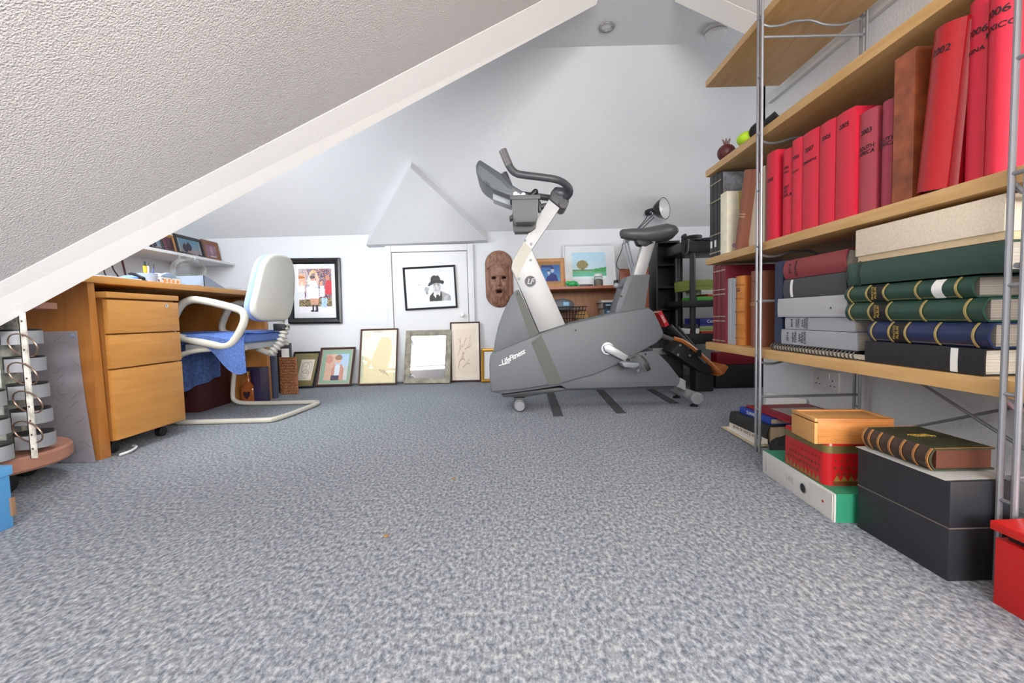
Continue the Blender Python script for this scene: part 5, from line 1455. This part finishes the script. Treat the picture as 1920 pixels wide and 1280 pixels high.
# far part of shelf C
blackb = mat('black_binder', '#26282b', .45)
marble = mat('marbled_paper', '#7d7f86', .5, var=(34, .4))
slivr = mat('silver_line', '#b0a68c', .4, .5)
for k, (a, b_, lab) in enumerate(((1331, 1338, 'black binder with silver lines, furthest on upper shelf'), (1338.5, 1345.5, 'black binder with silver lines, middle of three on upper shelf'), (1346, 1353, 'black binder with marbled side, nearest of three on upper shelf'))):
    t = up_book('binder', lab, a, b_, 322 + 0 * k, 'C', X=.94, dep=.30, cm=blackb, bulge=.001, group='black binders at far end of upper shelf', bands=(slivr, [.02, .10, .25, .33]), slip=marble if k == 2 else False)
    t['category'] = 'binder'
    if k < 2: part('label', G().box(-.0022, -.0012, -.008, .008, .045, .075), paper, t, local=True)
t = up_book('album', 'cream album printed with pale yellow flowers standing on upper shelf', 1351, 1363, 358, 'C', X=.925, dep=.24, cm=mat('cream_yellow', '#f0ebd2', .5, var=(30, .08)), bulge=.001)
W = .5 * (at(1351, 400, X=.925).y - at(1363, 400, X=.925).y)
part('yellow_panel', G().box(.05, .2, -W - .0008, -W + .0006, .16, .255), mat('soft_yellow', '#e0c878', .5), t, local=True)
g = G()
for k in range(7):
    g.cyl((.03 + .028 * k, -W - .0012, .03 + .018 * (k * 3 % 5)), (.03 + .028 * k, -W - .0004, .03 + .018 * (k * 3 % 5)), .009, n=10)
part('printed_flowers', g, mat('lilac_print', '#c4a8c4', .6), t, local=True)
ya, yb_ = at(1375, 467, X=.93).y, at(1394, 463, X=.93).y
book('album', 'rust brown album leaning to near side on upper shelf beside cream album', 'album', (.93, (ya + yb_) / 2, z0 + .004), (.24, 0, 0), .052, .30, .25, mat('rust_brown', '#8c5440', .5), bulge=.010, bands=(mat('gilt_thin', '#b89a6a', .4, .4), [.125, .135]))
t = up_book('album', 'pale cream upright file behind far upright on upper shelf', 1404, 1434, 310, 'C', X=.955, dep=.27, cm=mat('pale_cream', '#ddd2ba', .5), bulge=.001)
part('label_band', G().box(-.0022, -.0012, -.04, .04, .235, .238), black, t, local=True)
part('finger_hole', G().cyl((-.0025, -.02, .28), (.002, -.02, .28), .008, n=14), black, t, local=True)
# shelf D, upright books at far end
burg = mat('burgundy_leather', '#6e1a2a', .4)
for k, (a, b_, lab) in enumerate(((1337, 1342, 'burgundy album with silver lines, furthest on lower shelf'), (1342.5, 1351.5, 'burgundy album with silver lines, middle of three on lower shelf'), (1352, 1361, 'burgundy album with silver lines, nearest of three on lower shelf'))):
    up_book('album', lab, a, b_, 497, 'D', X=.945, dep=.31, cm=burg, bulge=.002, group='burgundy albums on lower shelf', bands=(slivr, [.012, .10, .12, .22, .24, .325]))
for k, (a, b_, lab) in enumerate(((1364.5, 1373, 'thin grey booklet furthest of two beside burgundy albums'), (1373.5, 1381, 'thin grey booklet next to tan ribbed album'))):
    up_book('booklet', lab, a, b_, 521, 'D', X=.955, dep=.25, cm=mat('booklet_grey', '#a9adb2', .5), bulge=.001, group='thin grey booklets on lower shelf')
tan = mat('tan_leather', '#b8742e', .45, var=(20, .2))
up_book('album', 'tan ribbed leather album with orange side on lower shelf', 1381, 1397, 516, 'D', X=.955, dep=.23, cm=tan, bulge=.012, bands=(mat('tan_band', '#a4621e', .45), [.03, .085, .14, .195, .25]), text=[(.80, .009, 'PHOTO\nALBUM'), ], slip=mat('orange_side', '#c0642c', .5))
up_book('album', 'brown album beside far upright on lower shelf', 1409, 1419, 507, 'D', X=.955, dep=.25, cm=mat('dull_brown', '#8a5440', .5), bulge=.003, bands=(mat('gilt_thin', '#b89a6a', .4, .4), [.165, .172]), text=[(.86, .008, 'PHOTOS')])
up_book('album', 'navy blue upright album between far upright and stacked grey albums', 1454, 1469, 489, 'D', X=.965, dep=.25, cm=mat('navy_cloth', '#3a4562', .6), bulge=.001)

def lie(name, label, pxfar, pxnear, z0, z1, X=.945, dep=.26, cm=None, yaw=0., cat='album', **kw):
    """lying flat: spine to the room, top of the spine at the far end"""
    yf, yn = at(pxfar, 560, X=X).y, at(pxnear, 560, X=X).y
    return book(name, label, cat, (X, yn, (z0 + z1) / 2), (-PI / 2, 0, yaw), z1 - z0 - .001, yf - yn, dep, cm, **kw)
zd = ST['D'][1]
t = thing('spiral_notebook', 'black wire bound notebook lying under grey albums on lower shelf', 'notebook', (1.05, 1.4, zd))
ya, yb_ = at(1442, 640, X=.93).y, at(1600, 690, X=.93).y
part('cover', G().box(.945, 1.16, yb_ - .03, ya, zd + .0005, zd + .0025).box(.945, 1.16, yb_ - .03, ya, zd + .0165, zd + .0185), black, t)
part('pages', G().box(.947, 1.158, yb_ - .028, ya - .002, zd + .0025, zd + .0165), mat('cream_pages', '#e6dfcf', .7), t)
g = G(); nn = 26
for k in range(nn):
    y = yb_ + .0 + (ya - yb_) * (k + .5) / nn
    g.tube([(.943 + .0105 * math.cos(a), y, zd + .0125 + .0115 * math.sin(a)) for a in [2 * PI * i / 12 for i in range(12)]], .0022, 5, closed=True)
part('wire_binding', g, mat('wire_dark', '#5c5a58', .35, .7), t, kind='stuff')
gpale = mat('pale_grey_album', '#a3a6ad', .5); gpale2 = mat('lighter_grey_album', '#b4b4b7', .5)
GS = 'albums stacked beyond near pile'
lie('album', 'light grey album lettered 2014 New York, lowest above spiral notebook', 1466, 1609, zd + .025, .464, cm=gpale, bulge=.001, dep=.27, group=GS, text=[(.30, .016, '2014'), (.265, .014, 'NEW\nYORK'), (.225, .014, 'SAN\nFRAN\nCISCO')])
lie('album', 'light grey album lettered 2014 New York, upper of the matching pair', 1473, 1604, .4645, .506, cm=gpale, X=.948, bulge=.001, dep=.27, group=GS, text=[(.27, .014, '2014'), (.24, .012, 'NEW\nYORK'), (.205, .012, 'SAN\nFRAN\nCISCO')])
t = lie('album', 'plain pale grey album without writing in stack under the charcoal album', 1459, 1589, .5065, .570, cm=gpale2, X=.942, bulge=.002, dep=.27, group=GS)
part('stud', G().cyl((-.004, .005, .06), (0, .005, .06), .0025, n=8), black, t, local=True)
t = lie('album', 'charcoal album with white label strip under the dull red album', 1470, 1589, .5705, .634, cm=mat('charcoal_cloth', '#45474a', .55), X=.948, bulge=.004, dep=.26, group=GS, label_at=[(.235, .248, paper, 'label')])
lie('album', 'dull red album lettered 2014 China on top of far stack', 1473, 1589, .6345, .698, cm=mat('dull_red', '#8e3a3e', .5), X=.948, bulge=.010, dep=.26, group=GS, text=[(.242, .017, '2014'), (.212, .017, 'CHINA')])
GN = 'albums in near pile on lower shelf'
goldb = mat('gilt_band', '#b8a468', .4, .4)
lab_b = mat('label_black', '#1b1a1c', .45)
t = lie('album', 'black album with white label, lowest of near pile', 1624, 1850, zd + .0005, .444, cm=mat('black_leather', '#232326', .4, bump=(120, .0012)), X=.935, bulge=.001, dep=.27, group=GN, label_at=[(.050, .066, paper, 'label')])
navy = mat('navy_leather', '#1f2c52', .4)
grn = mat('green_leather', '#27473a', .42)
for lab, a, b_, z0, z1, cm, off in (('navy blue ribbed album with gilt bands in near pile', 1637, 1868, .4445, .4955, navy, 0), ('green ribbed album with gilt bands lying on navy album', 1594, 1856, .496, .545, grn, .01), ('green ribbed album with gilt bands and white label, upper of two', 1592, 1834, .5455, .590, grn, .02)):
    L = at(a, 560, X=.94).y - at(b_, 560, X=.94).y
    zs_ = [L * f for f in (.09, .36, .615, .77, .95)]
    t = lie('album', lab, a, b_, z0, z1, cm=cm, X=.94, bulge=.014, dep=.26, group=GN, bands=(goldb, zs_), pm=wood('grey_pages', '#6e665e', '#a0978c', (1.5, 110, 1.5), .8, 3),
        label_at=[(L * .63, L * .76, lab_b, 'title_panel')] + ([(L * .18, L * .25, paper, 'label')] if 'white label' in lab else []), inkm=None)
    me_t = textmesh('PHOTO\nALBUM', .0095, fn=lambda p_, q_: (-.0165, -p_, L * .695 + q_), bold=.0002)
    part('lettering', me_t, gold, t, local=True)
    W = (z1 - z0) / 2 - .001
    part('gilt_border', G().box(-.0045, -.0035, W * .82, W * .86, L * .09, L * .95), goldb, t, local=True)
lie('album', 'plain dark green album lettered 2007 in near pile under cream box', 1590, 1884, .5925, .652, cm=mat('plain_green', '#2f4a40', .42), X=.935, bulge=.005, dep=.27, group=GN, text=[(.385, .018, '2007'), (.345, .016, 'COMINO')], inkm=mat('faint_ink', '#20302a', .5))
t = thing('album_box', 'cream patterned flat box with lid on top of near album pile', 'box', (1.07, 1.03, .6525))
ya, yb_ = at(1604, 450, X=.93).y, at(1883, 440, X=.93).y
crm = mat('cream_patterned', '#eadbc4', .6, var=(220, .08))
part('base', G().box(.935, 1.21, yb_ + .003, ya - .003, .6525, .672, .001), mat('cream_base', '#d8c09a', .6), t)
part('lid', G().box(.930, 1.215, yb_, ya, .668, .738, .002), crm, t)
# album ends past the near upright
for k, (z0, z1, col, lab) in enumerate(((.389, .44, '#2a2a2d', 'dark album past near upright, lowest on lower shelf'), (.4405, .53, '#3a3d40', 'dark grey album past near upright, middle on lower shelf'), (.5305, .60, '#2c3a34', 'dark green album past near upright, under tan one'), (.6005, .66, '#8a7c50', 'tan edged album past near upright, topmost on lower shelf'))):
    book('album', lab, 'album', (.985, .50, (z0 + z1) / 2), (-PI / 2, 0, 0), z1 - z0 - .001, .22, .24, mat('near_album%d' % k, col, .5), bulge=.002, group='albums past near upright')

# ornaments on shelf B and A
zb_ = ST['B'][1]
pg = at(1362, 284, X=.96); 
t = thing('pomegranate', 'dried dark red pomegranate with crown on third shelf', 'fruit', (.96, pg.y, zb_))
part('fruit', G().ball((.96, pg.y, zb_ + .036), .038, (1, 1, .95), 20, 14), mat('pomegranate', '#5c262a', .4, var=(20, .3)), t)
g = G()
for k in range(6):
    a = 2 * PI * k / 6; g.tube([(.96 + .006 * math.cos(a), pg.y + .006 * math.sin(a), zb_ + .068), (.96 + .010 * math.cos(a), pg.y + .010 * math.sin(a), zb_ + .082), (.96 + .017 * math.cos(a), pg.y + .017 * math.sin(a), zb_ + .094)], [.005, .004, .0015], 6)
part('crown', g, MATS['pomegranate'], t)
lm_ = at(1409, 247, X=.97)
t = thing('fabric_hat', 'lime green and black fabric bundle on third shelf by far upright', 'hat', (.97, lm_.y, zb_))
part('crown', G().ball((.965, lm_.y + .01, zb_ + .028), .045, (1, 1, .62), 16, 10), mat('lime', '#b4dc2c', .7), t)
part('black_band', G().ball((.985, lm_.y - .045, zb_ + .035), .045, (1, 1, .8), 14, 9), mat('black_cloth', '#1c1e20', .9), t)
part('peak', G().prism([(.95, lm_.y - .06, zb_ + .04), (.99, lm_.y - .12, zb_ + .075), (1.04, lm_.y - .10, zb_ + .045), (1.0, lm_.y - .05, zb_ + .02)], (0, 0, -.014)), MATS['black_cloth'], t)
sh_ = at(1345, 108, X=.95)
g = G(); random.seed(8)
for k in range(4): g.ball((.955 + .012 * (k % 2), sh_.y - .02 + .014 * k, ST['A'][1] + .012), .014, (1, 1.2, .9), 10, 7)
solo('shell', 'small white shell ornament on edge of top shelf', 'ornament', g, mat('shell_white', '#e2dfd8', .4))

# twin wall socket
so = at(1552, 714, X=RW)
t = thing('wall_socket', 'white double electrical socket on right wall under shelving', 'socket', (RW, so.y, so.z))
part('plate', G().box(RW - .011, RW, so.y - .073, so.y + .073, so.z - .043, so.z + .043, .003), mat('socket_white', '#d8d6d4', .35), t)
for s in (-1, 1):
    part('switch', G().box(RW - .0145, RW - .010, so.y + s * .02 - .006, so.y + s * .02 + .006, so.z + .012, so.z + .034, .001), MATS['socket_white'], t)
    g = G()
    g.box(RW - .0116, RW - .0108, so.y + s * .042 - .002, so.y + s * .042 + .002, so.z + .002, so.z + .011)
    for dy in (-.011, .011): g.box(RW - .0116, RW - .0108, so.y + s * .042 + dy - .0033, so.y + s * .042 + dy + .0033, so.z - .018, so.z - .014)
    part('pin_holes', g, black, t)

# ---------------------------------------------------------------- things on the floor under the shelves
# book pile beyond the far upright
t = thing('card_folder', 'cream card folder lying on carpet under black spined book', 'folder', (1.1, 1.85, 0))
part('card', G().prism([at(1352, 800.5, Z=.004), at(1416, 838, Z=.004), (1.18, 1.69, .004), (1.2, 1.99, .004)], (0, 0, .003)), mat('cream_card', '#d9c9a8', .7), t)
part('inner_sheet', G().prism([at(1362, 801, Z=.009), at(1418, 834, Z=.009), (1.17, 1.70, .009), (1.19, 1.97, .009)], (0, 0, .002)), paper, t)
g0 = .0115
bs = at(1374, 800, Z=g0)
t = book('book', 'thick black spined art book with white title strip lying on cream folder', 'book', (bs.x, 1.665, g0 + .036), (-PI / 2, 0, .03), .072, bs.y - 1.665, .24, mat('black_spine', '#2b2a27', .55, var=(26, .25)), bulge=.008, pm=mat('beige_pages', '#cbb898', .8))
L = bs.y - 1.665
part('title_strip', G().box(-.0075, -.0045, .014, .0345, .0, L), mat('strip_cream', '#d8cfbc', .6), t, local=True)
part('lettering', textmesh('BOOK OF GREECE AND ART', .0165, Matrix(((0, 0, -1, -.0078), (0, -1, 0, .0245), (-1, 0, 0, L / 2), (0, 0, 0, 1))), bold=.0003), ink, t, local=True)
t2 = lie('book', 'blue paperback with white lettering lying on black spined book', 1388, 1446, g0 + .0725, g0 + .0985, X=1.0, dep=.2, cm=mat('royal_blue', '#2448a8', .4), bulge=.001, cat='book', pm=mat('beige_pages', '#cbb898', .8))
part('lettering', textmesh('SUMMER', .02, Matrix(((0, 0, -1, -.0018), (0, -1, 0, 0), (-1, 0, 0, .13), (0, 0, 0, 1))), bold=.0004), white, t2, local=True)
zt_ = g0 + .099
t = thing('red_folder', 'dark red folder with grey label lying on blue paperback', 'folder', (1.13, 1.75, zt_))
part('folder', G().box(1.02, 1.29, 1.60, 1.90, zt_, zt_ + .008, .002), mat('folder_red', '#a01c30', .5), t)
part('label', G().box(1.08, 1.27, 1.63, 1.82, zt_ + .008, zt_ + .0088), mat('label_grey', '#bdbab6', .6), t)
part('rule', G().box(1.12, 1.24, 1.655, 1.66, zt_ + .0088, zt_ + .0092), ink, t)
g = G().ball((.985, 1.515, .04), .075, (1.05, 1.0, .62), 22, 14); g.ball((1.10, 1.56, .065), .055, (1.2, .7, .9), 16, 10)
random.seed(6)
for v in g.b.verts:
    v.co += Vector((random.uniform(-.004, .004), random.uniform(-.004, .004), random.uniform(-.005, .005))); v.co.z = max(.001, v.co.z)
    v.co.y = min(v.co.y, 1.60)
bag = solo('black_bag', 'crumpled black cloth bag between book pile and green box file', 'bag', g, mat('bag_black', '#161719', .7))
part('strap', G().tube([(.98, 1.45, .03), (1.02, 1.45, .085), (1.09, 1.50, .11), (1.15, 1.54, .06)], .007, 6, smooth=2), MATS['bag_black'], bag)
solo('white_card', 'white card leaning against end of right wall beyond book pile', 'card', G().prism([(1.21, 2.10, .002), (1.30, 1.93, .002), (1.302, 1.93, .13), (1.23, 2.10, .13)], (.006, .003, 0)), paper)

# green box file with tin and pencil box
c0 = at(1564, 979.5, Z=0); c1 = at(1429.5, 884, Z=0)
dv = (c1 - c0); yawf = math.atan2(-dv.x, dv.y); L = dv.length
t = thing('box_file', 'green box file with white spine lying under red tin', 'box file', c0, (0, 0, yawf))
gf = mat('file_green', '#2f8f6c', .5)
Hf = .072
g = G().box(.003, .28, 0, L, 0, .004).box(.003, .28, 0, L, Hf - .004, Hf).box(.276, .28, 0, L, .004, Hf - .004).box(.004, .276, 0, .004, .004, Hf - .004).box(.004, .276, L - .004, L, .004, Hf - .004)
part('case', g, gf, t, local=True)
sp = part('spine', G().box(0, .004, 0, L, 0, Hf, .001), mat('spine_white', '#d2d0cb', .6), t, local=True)
part('label_panel', G().box(-.0012, 0, L * .02, L * .28, .004, Hf - .004), MATS['spine_white'], sp, local=True)
part('finger_hole', G().cyl((-.002, L * .36, Hf * .5), (.002, L * .36, Hf * .5), .0125, n=20), black, sp, local=True)
part('hole_ring', G().tube([(-.002, L * .36 + .013 * math.cos(a), Hf * .5 + .013 * math.sin(a)) for a in [2 * PI * k / 24 for k in range(24)]], .0012, 5, closed=True), steel, sp, local=True)
part('red_dot', G().cyl((-.002, L * .12, Hf * .5), (-.001, L * .12, Hf * .5), .0035, n=12), mat('dot_red', '#c02a2a', .5), sp, local=True)
part('stripe', G().box(-.001, 0, L * .93, L * .935, .01, Hf - .01), mat('stripe_brown', '#9c8480', .6), sp, local=True)
part('lettering', textmesh('LIFE', .024, Matrix(((0, 0, -1, -.0012), (-1, 0, 0, L * .55), (0, 1, 0, Hf * .5), (0, 0, 0, 1)))), mat('pale_ink', '#b4b0aa', .6), sp, local=True)

def rbox(w, l, r, n=6):
    P = []
    for cx, cy, a0 in ((w - r, l - r, 0), (r, l - r, PI / 2), (r, r, PI), (w - r, r, 1.5 * PI)):
        for k in range(n + 1): P.append((cx + r * math.cos(a0 + PI / 2 * k / n), cy + r * math.sin(a0 + PI / 2 * k / n)))
    return P
c0 = at(1547, 911, Z=Hf); c1 = at(1467, 863.5, Z=Hf); dv = c1 - c0; yawt = math.atan2(-dv.x, dv.y); Lt = dv.length
Ht = at(1547, 850, X=c0.x).z - Hf
Wt = .20
t = thing('biscuit_tin', 'red patterned tin with gilt rim on green box file', 'tin', (c0.x, c0.y, Hf + .0005), (0, 0, yawt))
tinred = mat('tin_red', '#b8161c', .3)
P = rbox(Wt, Lt, .02)
part('body', G().prism([(x, y, 0) for x, y in P], (0, 0, Ht)), tinred, t, local=True)
P2 = [((x - Wt / 2) * 1.012 + Wt / 2, (y - Lt / 2) * 1.012 + Lt / 2) for x, y in P]
lid = part('lid', G().prism([(x, y, Ht) for x, y in P2], (0, 0, .020)), mat('tin_gilt', '#8a7a4c', .35, .6), t, local=True)
part('lid_top', G().loft([[((x - Wt / 2) * s + Wt / 2, (y - Lt / 2) * s + Lt / 2, z) for x, y in P2] for s, z in ((.995, Ht + .020), (.985, Ht + .025), (.96, Ht + .026))]), mat('tin_lid_red', '#c81a1e', .25), lid, local=True)
g = G()
def motif(g, fn):
    for k in range(10):
        for row, (zz_, s) in enumerate(((.55, 1), (.36, 1.2), (.78, .5))):
            c, s_ = fn((k + .5 * (row % 2) + .3) / 10.5, zz_), s * .006
            for dx, dz in ((s_, .0012), (.0012, s_)):
                g.face([fn_off(c, -dx, -dz), fn_off(c, dx, -dz), fn_off(c, dx, dz), fn_off(c, -dx, dz)])
def fn_off(c, a, z): o, ax = c; return (o[0] + ax[0] * a, o[1] + ax[1] * a, o[2] + z)
motif(g, lambda u, v: ((.02 + (Wt - .04) * u, -.0006, Ht * v), (1, 0)))
motif(g, lambda u, v: ((-.0006, .02 + (Lt - .04) * u, Ht * v), (0, 1)))
g.face([(.02, -.0005, .002), (Wt - .02, -.0005, .002), (Wt - .02, -.0005, .012), (.02, -.0005, .012)])
part('gilt_pattern', g, mat('pattern_dark', '#6a3a1c', .4), t, local=True, kind='stuff')
g = G()
for k in range(9):
    y = .02 + (Lt - .04) * k / 9; w = (Lt - .04) / 9
    g.face([(-.0005, y, .003), (-.0005, y + w, .003), (-.0005, y + w / 2, .022)])
    x = .02 + (Wt - .04) * k / 9; w = (Wt - .04) / 9
    g.face([(x, -.0005, .012), (x + w, -.0005, .012), (x + w / 2, -.0005, .028)])
part('gilt_zigzag', g, mat('pattern_gold', '#9a7a3c', .4, .3), t, local=True, kind='stuff')
zp = Hf + Ht + .027
c0 = at(1527, 832, Z=zp); c1 = at(1484, 810, Z=zp); cr_ = at(1668, 826, Z=zp)
Hp = at(1526, 784, X=c0.x).z - zp
dv = c1 - c0; yawp = math.atan2(-dv.x, dv.y); Lp = dv.length; Wp = .186
t = thing('pencil_box', 'wooden box with sliding lid on top of red tin', 'box', (c0.x, c0.y, zp), (0, 0, yawp))
pine = wood('pine', '#b0692c', '#cf8d4c', (2, 26, 26), .45, 3); pine2 = wood('pine_light', '#c8904e', '#d4a064', (12, 2, 12), .45, 3)
part('front', G().box(0, .008, 0, Lp, 0, Hp * .82, .001), pine2, t, local=True)
part('side', G().box(.008, Wp, 0, .008, 0, Hp, .001), pine, t, local=True)
part('side', G().box(.008, Wp, Lp - .008, Lp, 0, Hp, .001), pine, t, local=True)
part('back', G().box(Wp - .008, Wp, .008, Lp - .008, 0, Hp, .001), pine2, t, local=True)
part('bottom', G().box(.008, Wp - .008, .008, Lp - .008, 0, .005), pine, t, local=True)
part('sliding_lid', G().box(.006, Wp - .008, .0085, Lp - .0085, Hp * .86, Hp * .95, .001), wood('pine_lid', '#b8854a', '#c4935a', (12, 2, 12), .5, 3), t, local=True)
part('lid_lip', G().box(0, .008, 0, Lp, Hp * .87, Hp, .001), pine2, t, local=True)

# black archive box, paper and antique book
BX0, BX1, BY0, BY1 = .828, .955, .815, 1.036
t = thing('archive_box', 'black two part card box standing on carpet by near upright', 'box', (.89, .92, 0))
bc_ = mat('black_card', '#25272c', .5, var=(14, .15))
part('base', G().box(BX0, BX1, BY0, BY1, 0, .104, .0015), bc_, t)
part('lid', G().box(BX0 - .001, BX1 + .001, BY0 - .001, BY1 + .001, .1055, .196, .0025), bc_, t)
part('seam', G().box(BX0 - .0012, BX1 + .0005, BY0 - .0012, BY1, .1035, .1058), mat('seam_worn', '#6e625a', .7), t)
solo('paper_sheet', 'white paper sheet between antique book and black card box', 'paper', G().sheet(lambda u, v: (BX0 - .006 + .13 * u, BY0 + .004 + (BY1 - BY0) * v, .1968 + .004 * u * (1 - u)), 4, 4, .0008), paper)
zk = .1995
cA = at(1757, 880, Z=zk + .002)
leath = mat('antique_leather', '#2f3524', .45, var=(30, .35))
t = book('antique_book', 'antique green leather book with gilt ribbed spine on black box', 'book', (.842, .862, zk + .0235), (-PI / 2, 0, -.02), .045, .172, .118, leath, bulge=.011, pm=mat('red_brown_edges', '#5c3220', .7), bands=(mat('rib_brown', '#9a6a38', .5), [.003, .034, .064, .094, .124, .150, .168]))
W = .0222
g = G()
for r in range(3):
    g.tube([(.034 + .0022 * i + .003 * r, -W - .0006, .100 - .006 * r + .0045 * math.sin(i * 1.9 + r)) for i in range(20)], .0009, 5)
part('gilt_ornament', g, gold, t, local=True, kind='stuff')
part('brown_spine', G().sheet(lambda u, v: (-.011 * max(0, 1 - ((u * 2 - 1) * .97) ** 2) - .0006, (u * 2 - 1) * .97 * W, .172 * v), 12, 2), mat('spine_brown', '#3e2c22', .45, var=(40, .3)), t, local=True)
for z in (0, .169): part('worn_edge', G().box(.0, .118, -.0228, -.0222, z, z + .003), mat('worn_tan', '#a8783c', .6), t, local=True)

# red box at the lower right corner
t = thing('red_box', 'bright red box with slightly open lid at near foot of shelving', 'box', (.97, .62, 0))
rb_ = mat('bright_red_card', '#c8150f', .4)
part('body', G().box(.846, 1.15, .46, .752, 0, .120, .002), rb_, t)
Ml = Matrix.Translation((.846, .752, .138)) @ Matrix.Rotation(math.radians(-1.5), 4, 'Y') 
part('lid', G().box(-.006, .31, -.296, .004, -.004, .012, .002, M=Ml), mat('bright_red_lid', '#d2190f', .35), t)
part('gap_shade', G().box(.858, 1.14, .47, .742, .120, .134), black, t)  # black block stands in for the shade in the gap under the lid

# two dry scraps lying on the carpet
for k, (px, py, lab) in enumerate(((850, 898, 'tiny dry brown scrap on carpet in middle of floor'), (724, 1005, 'tiny tan scrap on carpet nearer the camera'))):
    p = at(px, py, Z=.002)
    solo('carpet_scrap', lab, 'scrap', G().prism([p + Vector((-.005, -.004, 0)), p + Vector((.004, -.006, 0)), p + Vector((.006, .003, .001)), p + Vector((-.003, .006, .001))], (0, 0, .002)), mat('scrap', '#9a7a4e', .8))
